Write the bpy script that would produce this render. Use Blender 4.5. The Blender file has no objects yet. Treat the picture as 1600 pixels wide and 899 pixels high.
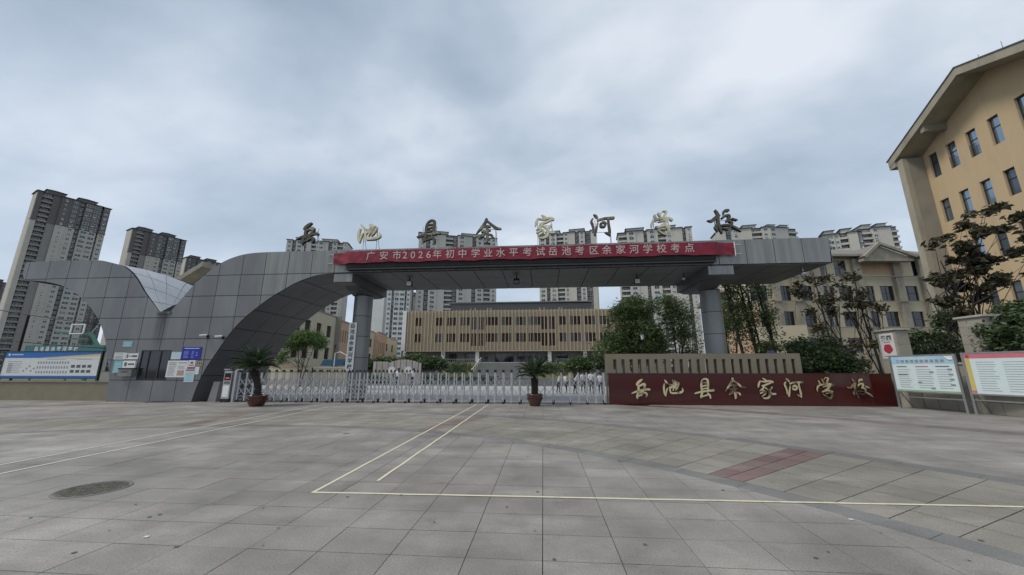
import bpy, bmesh, math, random
import numpy as np
from mathutils import Vector, Matrix
R = math.radians
sc = bpy.context.scene
col = sc.collection
random.seed(7); rng = np.random.default_rng(11)

# ------------------------------------------------------------------ camera
EYE = 1.55
PITCH, YAW = math.atan(127.5/580), R(4.65)
cam = bpy.data.cameras.new('camera'); cam.sensor_width = 36; cam.lens = 580/1600*36
cam.clip_start = .05; cam.clip_end = 6000
camo = bpy.data.objects.new('camera', cam); col.objects.link(camo)
camo.location = (0, 0, EYE); camo.rotation_euler = (R(90)+PITCH, 0, YAW)
sc.camera = camo
# ------------------------------------------------------------------ world
SUN_EL, SUN_AZ = R(52), R(112)      # azimuth measured from +Y towards -X: high, from the left and a little behind the camera
w = bpy.data.worlds.new('World'); sc.world = w; w.use_nodes = True
nt = w.node_tree; N = nt.nodes; L = nt.links; N.clear()
wout = N.new('ShaderNodeOutputWorld'); bg = N.new('ShaderNodeBackground'); bg.inputs[1].default_value = .15
sky = N.new('ShaderNodeTexSky'); sky.sky_type = 'NISHITA'; sky.sun_disc = False
sky.sun_elevation = SUN_EL; sky.sun_rotation = -SUN_AZ; sky.dust_density = 3
tc = N.new('ShaderNodeTexCoord'); sep = N.new('ShaderNodeSeparateXYZ'); L.new(tc.outputs['Generated'], sep.inputs[0])
def wm(op, a, b=None, c=None):
    n = N.new('ShaderNodeMath'); n.operation = op
    for i, v in enumerate((a, b, c)):
        if v is None: continue
        if isinstance(v, (int, float)): n.inputs[i].default_value = v
        else: L.new(v, n.inputs[i])
    return n.outputs[0]
zz = wm('ADD', wm('MAXIMUM', sep.outputs[2], 0.0), .32)
cmb = N.new('ShaderNodeCombineXYZ'); L.new(wm('DIVIDE', sep.outputs[0], zz), cmb.inputs[0]); L.new(wm('DIVIDE', sep.outputs[1], zz), cmb.inputs[1])
cmb.inputs[2].default_value = .37
mp = N.new('ShaderNodeMapping'); L.new(cmb.outputs[0], mp.inputs[0]); mp.inputs['Rotation'].default_value = (0, 0, R(24)); mp.inputs['Scale'].default_value = (.95, 1.3, 1)
n1 = N.new('ShaderNodeTexNoise'); L.new(mp.outputs[0], n1.inputs[0]); n1.inputs['Scale'].default_value = 1.45; n1.inputs['Detail'].default_value = 7; n1.inputs['Roughness'].default_value = .47; n1.inputs['Distortion'].default_value = .25
n2 = N.new('ShaderNodeTexNoise'); L.new(mp.outputs[0], n2.inputs[0]); n2.inputs['Scale'].default_value = .7; n2.inputs['Detail'].default_value = 2
n3 = N.new('ShaderNodeTexNoise'); L.new(mp.outputs[0], n3.inputs[0]); n3.inputs['Scale'].default_value = 4.2; n3.inputs['Detail'].default_value = 8; n3.inputs['Roughness'].default_value = .5
tt = wm('ADD', wm('ADD', wm('MULTIPLY', n1.outputs[0], .55), wm('MULTIPLY', n2.outputs[0], .28)), wm('MULTIPLY', n3.outputs[0], .17))
rmp = N.new('ShaderNodeValToRGB'); L.new(tt, rmp.inputs[0])
e = rmp.color_ramp.elements; e[0].position = .40; e[0].color = (1.62, 2.02, 2.52, 1); e[1].position = .64; e[1].color = (3.85, 4.08, 4.42, 1)
m_ = e.new(.5); m_.color = (2.3, 2.72, 3.22, 1)
hz = N.new('ShaderNodeMix'); hz.data_type = 'RGBA'; L.new(wm('MULTIPLY', wm('POWER', wm('SUBTRACT', 1.0, wm('MAXIMUM', sep.outputs[2], 0.0)), 3.2), .75), hz.inputs[0]); L.new(rmp.outputs[0], hz.inputs[6]); hz.inputs[7].default_value = (2.95, 3.5, 4.2, 1)
mix = N.new('ShaderNodeMix'); mix.data_type = 'RGBA'; mix.inputs[0].default_value = .93
L.new(sky.outputs[0], mix.inputs[6]); L.new(hz.outputs[2], mix.inputs[7]); L.new(mix.outputs[2], bg.inputs[0]); L.new(bg.outputs[0], wout.inputs[0])
# ------------------------------------------------------------------ sun
sl = bpy.data.lights.new('sun', 'SUN'); sl.energy = 1.5; sl.angle = R(16); sl.color = (1, .93, .82)
so = bpy.data.objects.new('sun', sl); col.objects.link(so)
sd = Vector((-math.sin(SUN_AZ)*math.cos(SUN_EL), math.cos(SUN_AZ)*math.cos(SUN_EL), math.sin(SUN_EL)))
so.rotation_euler = sd.to_track_quat('Z', 'Y').to_euler(); so.location = (0, 0, 60)
sc.view_settings.view_transform = 'Standard'; sc.view_settings.look = 'None'; sc.view_settings.exposure = .5; sc.view_settings.gamma = 1
sc.render.film_transparent = False
sc.cycles.max_bounces = 6; sc.cycles.diffuse_bounces = 3; sc.cycles.glossy_bounces = 3; sc.cycles.transmission_bounces = 3; sc.cycles.use_denoising = True

# ------------------------------------------------------------------ points from the survey of the photo
_c, _s = math.cos(YAW), math.sin(YAW); _cp, _sp = math.cos(PITCH), math.sin(PITCH)
def ray(px, py):
    a = (px-800)/580; b = (449.5-py)/580
    return Vector((-_s*_cp + a*_c + b*_s*_sp, _c*_cp + a*_s - b*_c*_sp, _sp + b*_cp))
def at(px, py, y):
    d = ray(px, py); t = y/d.y; return Vector((d.x*t, y, EYE+d.z*t))
def atz(px, py, z=0):
    d = ray(px, py); t = (z-EYE)/d.z; return Vector((d.x*t, d.y*t, z))
def onpl(px, py, o, a):
    ux, uy = math.sin(R(a)), math.cos(R(a)); d = ray(px, py); det = -d[0]*uy+ux*d[1]
    t = (-o[0]*uy+ux*o[1])/det; s = (d[0]*o[1]-d[1]*o[0])/det
    return s, EYE+d[2]*t
def toscreen(p):
    v = Vector(p)-Vector((0, 0, EYE)); f = Vector((-_s*_cp, _c*_cp, _sp)); D = v.dot(f)
    if D <= .05: return None
    r = Vector((_c, _s, 0)); u = Vector((_s*_sp, -_c*_sp, _cp))
    return 800+580*v.dot(r)/D, 449.5-580*v.dot(u)/D

# ------------------------------------------------------------------ materials
MATS = {}
def mat(name, c, rough=.7, metal=0., var=.0, scale=4., bump=.0, bscale=60., c2=None, stretch=(1, 1, 1), emit=None, spec=.5, objrand=0., tint=0., coat=0., detail=4, ramp=(.35, .65)):
    if name in MATS: return MATS[name]
    m = bpy.data.materials.new(name); m.use_nodes = True; t = m.node_tree; n = t.nodes; l = t.links
    b = n['Principled BSDF']; b.inputs['Roughness'].default_value = rough; b.inputs['Metallic'].default_value = metal
    b.inputs['Specular IOR Level'].default_value = spec
    if coat: b.inputs['Coat Weight'].default_value = coat
    g = n.new('ShaderNodeNewGeometry'); mpn = n.new('ShaderNodeMapping'); l.new(g.outputs['Position'], mpn.inputs[0]); mpn.inputs['Scale'].default_value = stretch
    cur = None
    base = n.new('ShaderNodeRGB'); base.outputs[0].default_value = (*c, 1); cur = base.outputs[0]
    if c2 is not None or var:
        no = n.new('ShaderNodeTexNoise'); l.new(mpn.outputs[0], no.inputs[0]); no.inputs['Scale'].default_value = scale; no.inputs['Detail'].default_value = detail; no.inputs['Roughness'].default_value = .6
        mr = n.new('ShaderNodeMapRange'); l.new(no.outputs[0], mr.inputs[0]); mr.inputs[1].default_value = ramp[0]; mr.inputs[2].default_value = ramp[1]
        if c2 is not None:
            mx = n.new('ShaderNodeMix'); mx.data_type = 'RGBA'; l.new(mr.outputs[0], mx.inputs[0]); l.new(cur, mx.inputs[6]); mx.inputs[7].default_value = (*c2, 1); cur = mx.outputs[2]
        if var:
            hs = n.new('ShaderNodeHueSaturation'); mr.inputs[3].default_value = 0
            m2 = n.new('ShaderNodeMapRange'); l.new(no.outputs[0], m2.inputs[0]); m2.inputs[1].default_value = .3; m2.inputs[2].default_value = .7; m2.inputs[3].default_value = 1-var; m2.inputs[4].default_value = 1+var
            l.new(m2.outputs[0], hs.inputs['Value']); l.new(cur, hs.inputs['Color']); cur = hs.outputs[0]
    if objrand or tint:
        oi = n.new('ShaderNodeObjectInfo'); at_ = n.new('ShaderNodeAttribute'); at_.attribute_name = 'tint'
        ad = n.new('ShaderNodeMath'); ad.operation = 'ADD'; l.new(oi.outputs['Random'], ad.inputs[0]); l.new(at_.outputs['Fac'], ad.inputs[1])
        fr = n.new('ShaderNodeMath'); fr.operation = 'FRACT'; l.new(ad.outputs[0], fr.inputs[0])
        m3 = n.new('ShaderNodeMapRange'); l.new(fr.outputs[0], m3.inputs[0]); m3.inputs[3].default_value = 1-objrand; m3.inputs[4].default_value = 1+objrand
        hs = n.new('ShaderNodeHueSaturation'); l.new(m3.outputs[0], hs.inputs['Value']); l.new(cur, hs.inputs['Color']); cur = hs.outputs[0]
    l.new(cur, b.inputs['Base Color'])
    if bump:
        nb = n.new('ShaderNodeTexNoise'); l.new(g.outputs['Position'], nb.inputs[0]); nb.inputs['Scale'].default_value = bscale; nb.inputs['Detail'].default_value = 3
        bp = n.new('ShaderNodeBump'); bp.inputs['Strength'].default_value = bump; bp.inputs['Distance'].default_value = .02; l.new(nb.outputs[0], bp.inputs['Height']); l.new(bp.outputs[0], b.inputs['Normal'])
    if emit: b.inputs['Emission Color'].default_value = (*emit[:3], 1); b.inputs['Emission Strength'].default_value = emit[3]
    MATS[name] = m; return m
def leafmat(name, c, c2, trans=.35):
    m = bpy.data.materials.new(name); m.use_nodes = True; t = m.node_tree; n = t.nodes; l = t.links
    b = n['Principled BSDF']; b.inputs['Roughness'].default_value = .5
    at_ = n.new('ShaderNodeAttribute'); at_.attribute_name = 'tint'
    mx = n.new('ShaderNodeMix'); mx.data_type = 'RGBA'; mx.inputs[6].default_value = (*c, 1); mx.inputs[7].default_value = (*c2, 1)
    l.new(at_.outputs['Fac'], mx.inputs[0]); l.new(mx.outputs[2], b.inputs['Base Color'])
    tr = n.new('ShaderNodeBsdfTranslucent'); l.new(mx.outputs[2], tr.inputs[0]); ms = n.new('ShaderNodeMixShader'); ms.inputs[0].default_value = trans
    l.new(b.outputs[0], ms.inputs[1]); l.new(tr.outputs[0], ms.inputs[2]); l.new(ms.outputs[0], n['Material Output'].inputs[0])
    MATS[name] = m; return m

M_panel = mat('grey_cladding', (.178, .181, .188), .42, .35, c2=(.215, .222, .220), scale=.6, stretch=(1.2, 1.2, .35), ramp=(.4, .7), objrand=.08, var=.04, bump=.12, bscale=1.6)
M_panelst = mat('streaked_cladding', (.19, .195, .197), .45, .3, c2=(.30, .31, .285), scale=1.5, stretch=(2.2, 2.2, .12), ramp=(.42, .78), objrand=.08, bump=.12, bscale=1.6)
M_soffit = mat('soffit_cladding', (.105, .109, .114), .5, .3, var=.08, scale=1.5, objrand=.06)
M_joint = mat('dark_joint', (.012, .012, .013), .9)
def add_stain(m, x0, hw, ztop, zbot, colr):
    t = m.node_tree; n = t.nodes; l = t.links; b = n['Principled BSDF']; src = b.inputs['Base Color'].links[0].from_socket
    g = n.new('ShaderNodeNewGeometry'); sp = n.new('ShaderNodeSeparateXYZ'); l.new(g.outputs['Position'], sp.inputs[0])
    def mm(op, a, c, clampit=False):
        q = n.new('ShaderNodeMath'); q.operation = op; q.use_clamp = clampit
        for i, v in enumerate((a, c)):
            if isinstance(v, (int, float)): q.inputs[i].default_value = v
            else: l.new(v, q.inputs[i])
        return q.outputs[0]
    dx_ = mm('ABSOLUTE', mm('ADD', sp.outputs[0], -x0), 0); fx = mm('SUBTRACT', 1.0, mm('DIVIDE', dx_, hw), True)
    fz = mm('DIVIDE', mm('SUBTRACT', sp.outputs[2], zbot), ztop-zbot, True); fz2 = mm('LESS_THAN', sp.outputs[2], ztop)
    mp_ = n.new('ShaderNodeMapping'); l.new(g.outputs['Position'], mp_.inputs[0]); mp_.inputs['Scale'].default_value = (9, 9, .5)
    no = n.new('ShaderNodeTexNoise'); l.new(mp_.outputs[0], no.inputs[0]); no.inputs['Scale'].default_value = 1.6
    f = mm('MULTIPLY', mm('MULTIPLY', mm('POWER', fx, .6), fz), mm('MULTIPLY', fz2, mm('MULTIPLY', no.outputs[0], 1.7))); f = mm('MINIMUM', f, .85)
    mx = n.new('ShaderNodeMix'); mx.data_type = 'RGBA'; l.new(f, mx.inputs[0]); l.new(src, mx.inputs[6]); mx.inputs[7].default_value = (*colr, 1); l.new(mx.outputs[2], b.inputs['Base Color'])
add_stain(M_panel, -19.25, .42, 4.45, 1.9, (.03, .03, .03))
M_vault = mat('pale_metal_sheet', (.47, .48, .49), .4, .3, var=.06, scale=2, objrand=.05)
M_white = mat('white_paint', (.72, .72, .70), .5, var=.05)
M_whitewall = mat('white_wall', (.62, .62, .60), .8, var=.08, scale=1.5)
def paver(name, c, c2, objr, rough=.65, speck=.22):
    m = mat(name, c, rough, c2=c2, scale=.9, bump=.3, bscale=160, objrand=objr, tint=1, var=.10, detail=14)
    t = m.node_tree; n = t.nodes; l = t.links; b = n['Principled BSDF']; cur = b.inputs['Base Color'].links[0].from_socket; g = n.new('ShaderNodeNewGeometry')
    def fac(scale, detail, lo, hi, a, c_, rgh=.6, st=(1, 1, 1)):
        nonlocal cur
        mp_ = n.new('ShaderNodeMapping'); l.new(g.outputs['Position'], mp_.inputs[0]); mp_.inputs['Scale'].default_value = st
        no = n.new('ShaderNodeTexNoise'); l.new(mp_.outputs[0], no.inputs[0]); no.inputs['Scale'].default_value = scale; no.inputs['Detail'].default_value = detail; no.inputs['Roughness'].default_value = rgh
        mr = n.new('ShaderNodeMapRange'); l.new(no.outputs[0], mr.inputs[0]); mr.inputs[1].default_value = lo; mr.inputs[2].default_value = hi; mr.inputs[3].default_value = a; mr.inputs[4].default_value = c_
        hs = n.new('ShaderNodeHueSaturation'); l.new(mr.outputs[0], hs.inputs['Value']); l.new(cur, hs.inputs['Color']); cur = hs.outputs[0]
    fac(.22, 5, .35, .65, .84, 1.12); fac(1.6, 10, .55, .70, 1.0, .76, .7); fac(.6, 8, .50, .66, 1.0, 1.28, .7, (.45, 1.5, 1)); fac(70, 3, .35, .65, 1-speck, 1+speck); fac(5, 12, .60, .68, 1.0, .80, .75); fac(34, 4, .66, .74, 1, .72)
    l.new(cur, b.inputs['Base Color']); return m
M_tile = paver('grey_granite', (.205, .193, .177), (.262, .247, .226), .08)
M_tan = paver('tan_paver', (.208, .198, .166), (.240, .220, .192), .10, .75)
M_red = paver('red_paver', (.185, .108, .102), (.18, .140, .130), .16, .75)
M_redf = paver('faded_red_paver', (.185, .140, .125), (.20, .165, .15), .12, .75)
M_strip = paver('dark_granite', (.155, .157, .150), (.172, .172, .164), .10)
M_rstrip = paver('dark_red_granite', (.165, .132, .122), (.18, .15, .14), .12)
M_ground = mat('joint_mortar', (.05, .047, .043), .95, var=.2, scale=9)
M_earth = mat('earth', (.10, .10, .075), .95, var=.2, scale=.3)
M_court = mat('pale_concrete', (.33, .33, .32), .8, var=.08, scale=1.2, detail=8)
M_asph = mat('dark_asphalt', (.060, .062, .060), .9, var=.15, scale=.8, detail=8)
M_court2 = mat('grey_concrete', (.20, .20, .195), .8, var=.1, scale=.8, detail=8)
M_tape = mat('yellow_tape', (.66, .62, .44), .6, c2=(.40, .38, .29), ramp=(.52, .72), var=.08, scale=5, detail=10)
M_tapew = mat('white_tape', (.66, .63, .55), .6, c2=(.44, .42, .37), ramp=(.5, .72), var=.1, scale=4, detail=10)
M_iron = mat('cast_iron', (.06, .058, .05), .65, .3, c2=(.15, .135, .10), scale=14, bump=.4, bscale=80)
M_black = mat('black_metal', (.012, .012, .013), .6, .0, spec=.3)
M_rubber = mat('black_rubber', (.015, .015, .015), .8)
M_steel = mat('brushed_steel', (.48, .49, .50), .33, .85, var=.1, scale=8, stretch=(1, 1, .3))
M_bar = mat('dull_alloy', (.42, .43, .45), .45, .3)
M_gate = mat('silver_alloy', (.44, .45, .47), .38, .4, var=.08, scale=6, objrand=.08)
M_glass = mat('dark_glass', (.012, .015, .018), .06, 0, spec=.8)
M_glass2w = mat('grey_window_glass', (.12, .15, .18), .08, .6)
M_glassb = mat('blue_glass', (.30, .38, .46), .06, .85)
M_curtain = mat('brown_shade', (.045, .020, .016), .7)
M_frame = mat('pale_window_frame', (.50, .50, .49), .5)
M_dframe = mat('dark_window_frame', (.03, .03, .035), .5)
M_gold = mat('gold_leaf', (.80, .66, .36), .28, .9, c2=(.10, .09, .07), scale=.9, ramp=(.46, .56), var=.15)
M_goldw = mat('gold_wall_letter', (.85, .70, .42), .30, .85, c2=(.16, .11, .07), scale=1.9, ramp=(.50, .62), var=.15)
M_golddark = mat('dark_bronze', (.055, .050, .042), .38, .7, var=.2)  # dark letter sides, the metal's dark reflections put into the colour
M_redwall = mat('red_granite', (.075, .0075, .006), .14, 0, c2=(.040, .009, .009), scale=1.6, var=.25, detail=7, coat=.3)
M_tanwall = mat('tan_render', (.205, .182, .130), .85, var=.08, scale=2, detail=8, bump=.1)
M_cloth = mat('red_cloth', (.20, .006, .024), .6, var=.14, scale=1.2, stretch=(.4, 1, 2.5), bump=.5, bscale=5)
M_clothtxt = mat('pale_pink_print', (.52, .40, .38), .7, var=.06)
M_wallA = mat('cream_render', (.52, .465, .335), .85, c2=(.43, .385, .285), ramp=(.5, .8), stretch=(1, 1, .25), var=.06, scale=.9, detail=8)
M_peach = mat('peach_render', (.50, .335, .225), .85, var=.07, scale=.9, detail=8)
M_ochre = mat('ochre_render', (.52, .395, .24), .9, c2=(.40, .315, .205), stretch=(1, 1, .22), ramp=(.5, .8), scale=1.3, var=.08, detail=10, bump=.25, bscale=25)
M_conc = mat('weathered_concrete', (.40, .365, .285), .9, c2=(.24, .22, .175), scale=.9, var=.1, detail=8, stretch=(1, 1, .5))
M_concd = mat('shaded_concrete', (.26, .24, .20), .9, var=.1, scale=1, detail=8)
M_stone = mat('stone_block', (.36, .34, .29), .85, c2=(.27, .25, .205), scale=3, var=.12, detail=10, bump=.4, bscale=18, objrand=.08)
M_cap = mat('stone_cap', (.40, .39, .35), .8, var=.12, scale=3, detail=8)
M_fin = mat('tan_fin', (.52, .445, .33), .8, c2=(.50, .385, .29), scale=.35, var=.06)
M_finwall = mat('khaki_wall', (.33, .28, .19), .85, var=.07, scale=.6)
M_stage = mat('slate_cladding', (.055, .062, .068), .6, var=.06)
M_tw = mat('tower_light_render', (.43, .405, .36), .85, var=.06, scale=.2)
M_tw2 = mat('tower_cream_render', (.47, .455, .41), .85, var=.06, scale=.2)
M_twg = mat('tower_grey_render', (.24, .23, .215), .85, var=.06, scale=.2)
M_twd = mat('tower_dark_render', (.115, .108, .108), .8, var=.1, scale=.2)
M_tww = mat('tower_white_render', (.60, .61, .60), .8, var=.04, scale=.2)
M_roofd = mat('slate_roof', (.10, .115, .125), .7, var=.12, scale=1)
M_roofg = mat('grey_shingle', (.19, .18, .175), .85, var=.15, scale=3, detail=8)
M_rec = mat('recess_render', (.085, .085, .084), .85)
M_wood = mat('bark', (.055, .043, .033), .9, var=.25, scale=12, bump=.5, bscale=30)
M_woodd = mat('dark_bark', (.030, .026, .022), .9, var=.25, scale=12, bump=.5, bscale=30)
M_leafA = leafmat('acacia_leaf', (.030, .060, .022), (.115, .165, .050))
M_leafB = leafmat('dark_leaf', (.030, .055, .020), (.085, .125, .042))
M_leafC = leafmat('magnolia_leaf', (.026, .042, .018), (.080, .058, .032), .25)
M_leafD = leafmat('bright_leaf', (.055, .105, .030), (.13, .20, .06))
M_leafP = leafmat('palm_leaf', (.018, .038, .017), (.050, .085, .033), .2)
M_leafH = leafmat('hedge_leaf', (.030, .055, .022), (.085, .125, .045), .3)
M_pot = mat('glazed_brown_pot', (.085, .018, .014), .22, 0, c2=(.045, .014, .012), scale=14, coat=.5)
M_pot2 = mat('glazed_ochre_pot', (.085, .040, .028), .3, 0, c2=(.045, .02, .016), scale=14, coat=.4)
M_blue = mat('blue_print', (.012, .018, .30), .4)
M_teal = mat('teal_print', (.20, .42, .44), .5)
M_paper = mat('white_paper', (.62, .63, .62), .6, var=.04)
M_paperb = mat('pale_blue_paper', (.42, .55, .60), .5, var=.05)
M_ink = mat('dark_ink', (.09, .10, .11), .7)
M_inkg = mat('grey_ink', (.24, .26, .29), .7)
M_inkr = mat('red_ink', (.40, .03, .06), .7)
M_brownp = mat('brown_print', (.38, .28, .20), .7)
M_bsky = mat('board_sky_blue', (.20, .42, .62), .4, c2=(.50, .66, .72), scale=.8)
M_bpale = mat('board_pale', (.60, .70, .72), .4, var=.03)
M_bblue = mat('board_blue', (.015, .13, .42), .4, var=.1)
M_byel = mat('board_yellow', (.55, .46, .14), .4, var=.05)
M_bpink = mat('board_pink', (.55, .16, .20), .4, var=.06)
M_bgreen = mat('board_green', (.22, .42, .16), .4)
M_green = mat('green_sign', (.035, .15, .14), .5, var=.15)
M_greenm = mat('green_metal', (.05, .16, .10), .5, var=.15)
M_led = mat('red_led', (.3, .02, .02), .4, emit=(1, .12, .06, .45))
M_skin = mat('skin', (.42, .26, .18), .55)
M_hair = mat('black_hair', (.012, .011, .011), .5)
M_shirt = mat('white_shirt', (.62, .64, .68), .8, var=.05)
M_trouser = mat('dark_trousers', (.022, .024, .035), .8)
M_tarp = mat('blue_roof', (.03, .11, .19), .5, var=.1)
M_olive = mat('olive_bank', (.12, .12, .045), .9, var=.2, scale=2)
M_purple = mat('purple_panel', (.10, .08, .22), .6)
M_slat = mat('beige_slat', (.40, .37, .34), .8, var=.12, scale=2, objrand=.12)
M_brick = mat('brown_brick', (.10, .065, .045), .9, var=.2, scale=8)

# ------------------------------------------------------------------ mesh helpers
class MB:
    def __init__(s): s.v = []; s.f = []; s.m = []
    def face(s, pts, mi=0):
        k = len(s.v); s.v += [tuple(p) for p in pts]; s.f.append(tuple(range(k, k+len(pts)))); s.m.append(mi); return s
    def box(s, x0, x1, y0, y1, z0, z1, mi=0, M=None):
        P = [(x, y, z) for z in (z0, z1) for y in (y0, y1) for x in (x0, x1)]
        if M is not None: P = [tuple(M @ Vector(p)) for p in P]
        k = len(s.v); s.v += P
        for f in ((0, 2, 3, 1), (4, 5, 7, 6), (0, 1, 5, 4), (2, 6, 7, 3), (0, 4, 6, 2), (1, 3, 7, 5)):
            s.f.append(tuple(k+i for i in f)); s.m.append(mi)
        return s
    def bar(s, a, b, w, h=None, mi=0):
        a, b = Vector(a), Vector(b); h = h or w; d = b-a; ln = d.length
        if ln < 1e-6: return s
        q = d.to_track_quat('Z', 'Y').to_matrix().to_4x4(); q.translation = a
        return s.box(-w/2, w/2, -h/2, h/2, 0, ln, mi, q)
    def tube(s, pts, rads, n=8, mi=0, cap=True):
        pts = [Vector(p) for p in pts]
        if isinstance(rads, (int, float)): rads = [rads]*len(pts)
        k0 = len(s.v)
        for i, p in enumerate(pts):
            d = (pts[min(i+1, len(pts)-1)]-pts[max(i-1, 0)])
            if d.length < 1e-9: d = Vector((0, 0, 1))
            d.normalize(); a = d.orthogonal().normalized() if i == 0 else (s._a-d*s._a.dot(d)).normalized(); s._a = a; b = d.cross(a)
            for j in range(n):
                t = 2*math.pi*j/n; s.v.append(tuple(p+(a*math.cos(t)+b*math.sin(t))*rads[i]))
        for i in range(len(pts)-1):
            for j in range(n):
                a_ = k0+i*n+j; b_ = k0+i*n+(j+1) % n; s.f.append((a_, b_, b_+n, a_+n)); s.m.append(mi)
        if cap:
            s.f.append(tuple(k0+j for j in reversed(range(n)))); s.m.append(mi)
            s.f.append(tuple(k0+(len(pts)-1)*n+j for j in range(n))); s.m.append(mi)
        return s
    def lathe(s, prof, n=20, c=(0, 0, 0), mi=0):
        k0 = len(s.v)
        for r, z in prof:
            for j in range(n):
                t = 2*math.pi*j/n; s.v.append((c[0]+r*math.cos(t), c[1]+r*math.sin(t), c[2]+z))
        for i in range(len(prof)-1):
            for j in range(n):
                a_ = k0+i*n+j; b_ = k0+i*n+(j+1) % n; s.f.append((a_, b_, b_+n, a_+n)); s.m.append(mi)
        return s
    def prism(s, poly, y0, y1, mi=0):       # poly in (x,z), extruded along y
        n = len(poly); k = len(s.v)
        s.v += [(x, y0, z) for x, z in poly]+[(x, y1, z) for x, z in poly]
        s.f.append(tuple(range(k, k+n))); s.m.append(mi); s.f.append(tuple(k+n+i for i in reversed(range(n)))); s.m.append(mi)
        for i in range(n):
            j = (i+1) % n; s.f.append((k+i, k+n+i, k+n+j, k+j)); s.m.append(mi)
        return s
    def slab(s, poly, z0, z1, mi=0):        # poly in (x,y)
        n = len(poly); k = len(s.v)
        s.v += [(x, y, z1) for x, y in poly]+[(x, y, z0) for x, y in poly]
        s.f.append(tuple(range(k, k+n))); s.m.append(mi)
        for i in range(n):
            j = (i+1) % n; s.f.append((k+i, k+n+i, k+n+j, k+j)); s.m.append(mi)
        return s
    def mesh(s, name, mats):
        me = bpy.data.meshes.new(name); me.from_pydata(s.v, [], s.f)
        for m in (mats if isinstance(mats, (list, tuple)) else [mats]): me.materials.append(m)
        if any(s.m): me.polygons.foreach_set('material_index', s.m)
        me.update(); return me
    def build(s, name, mats, parent=None, loc=None, smooth=False):
        me = s.mesh(name, mats)
        if smooth: me.polygons.foreach_set('use_smooth', [True]*len(me.polygons))
        return link(name, me, parent, loc)
def link(name, me, parent=None, loc=None, rz=None):
    o = bpy.data.objects.new(name, me); col.objects.link(o)
    if parent is not None: o.parent = parent
    if loc is not None: o.location = loc
    if rz is not None: o.rotation_euler = (0, 0, rz)
    return o
def tag(o, label=None, cat=None, group=None, kind=None):
    if label: o['label'] = label
    if cat: o['category'] = cat
    if group: o['group'] = group
    if kind: o['kind'] = kind
    return o
def thing(name, label, cat, loc=(0, 0, 0), rz=0, group=None):
    o = bpy.data.objects.new(name, None); col.objects.link(o); o.location = loc; o.rotation_euler = (0, 0, rz)
    o.empty_display_size = .2
    return tag(o, label, cat, group)
def local(o): return Matrix.Translation(o.location) @ o.rotation_euler.to_matrix().to_4x4()
def copytree(src, loc=None, rz=None, label=None):
    c = src.copy(); col.objects.link(c)
    if loc is not None: c.location = loc
    if rz is not None: c.rotation_euler = (0, 0, rz)
    if label: c['label'] = label
    for ch in [o for o in KIDS(src)]:
        d = ch.copy(); col.objects.link(d); d.parent = c
        for g in KIDS(ch):
            e_ = g.copy(); col.objects.link(e_); e_.parent = d
    return c
def KIDS(o): return [c for c in col.objects if c.parent == o]
def pairs(o, a, z): return o
def clip(poly, a, b, c):        # keep a*x+b*y<=c
    out = []
    for i in range(len(poly)):
        p, q = poly[i], poly[(i+1) % len(poly)]; dp = a*p[0]+b*p[1]-c; dq = a*q[0]+b*q[1]-c
        if dp <= 0: out.append(p)
        if (dp < 0) != (dq < 0) and abs(dp-dq) > 1e-12:
            t = dp/(dp-dq); out.append((p[0]+(q[0]-p[0])*t, p[1]+(q[1]-p[1])*t))
    return out
def cliprect(poly, x0, x1, z0, z1):
    for a, b, c in ((-1, 0, -x0), (1, 0, x1), (0, -1, -z0), (0, 1, z1)):
        poly = clip(poly, a, b, c)
        if len(poly) < 3: return []
    return dedupe(poly)
def dedupe(poly):
    out = []
    for p in poly:
        if not out or math.hypot(p[0]-out[-1][0], p[1]-out[-1][1]) > 1e-4: out.append(p)
    if len(out) > 1 and math.hypot(out[0][0]-out[-1][0], out[0][1]-out[-1][1]) < 1e-4: out.pop()
    return out if len(out) >= 3 else []
def area(p): return abs(sum(p[i][0]*p[(i+1) % len(p)][1]-p[(i+1) % len(p)][0]*p[i][1] for i in range(len(p))))/2
def smoothline(P, n=5):
    out = []
    for i in range(len(P)-1):
        p0, p1, p2, p3 = P[max(i-1, 0)], P[i], P[i+1], P[min(i+2, len(P)-1)]
        for k in range(n):
            t = k/n
            out.append(tuple(.5*((2*p1[j])+(-p0[j]+p2[j])*t+(2*p0[j]-5*p1[j]+4*p2[j]-p3[j])*t*t+(-p0[j]+3*p1[j]-3*p2[j]+p3[j])*t**3) for j in range(len(p1))))
    out.append(tuple(P[-1])); return out
def txt(body, size, M, parent, m=None, name='lettering', bold=.0, ext=.004, spacing=1.0, align='CENTER'):
    cu = bpy.data.curves.new(name, 'FONT'); cu.body = body; cu.size = size; cu.offset = bold; cu.extrude = ext; cu.align_x = align; cu.align_y = 'CENTER'; cu.space_character = spacing; cu.resolution_u = 3
    o = bpy.data.objects.new(name, cu); col.objects.link(o)
    dg = bpy.context.evaluated_depsgraph_get(); me = bpy.data.meshes.new_from_object(o.evaluated_get(dg))
    bpy.data.objects.remove(o); me.transform(M); me.materials.clear(); me.materials.append(m); me.name = name
    for p in me.polygons: p.material_index = 0
    return link(name, me, parent)
FACE = Matrix.Rotation(R(90), 4, 'X')       # text standing up, facing -Y
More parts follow.
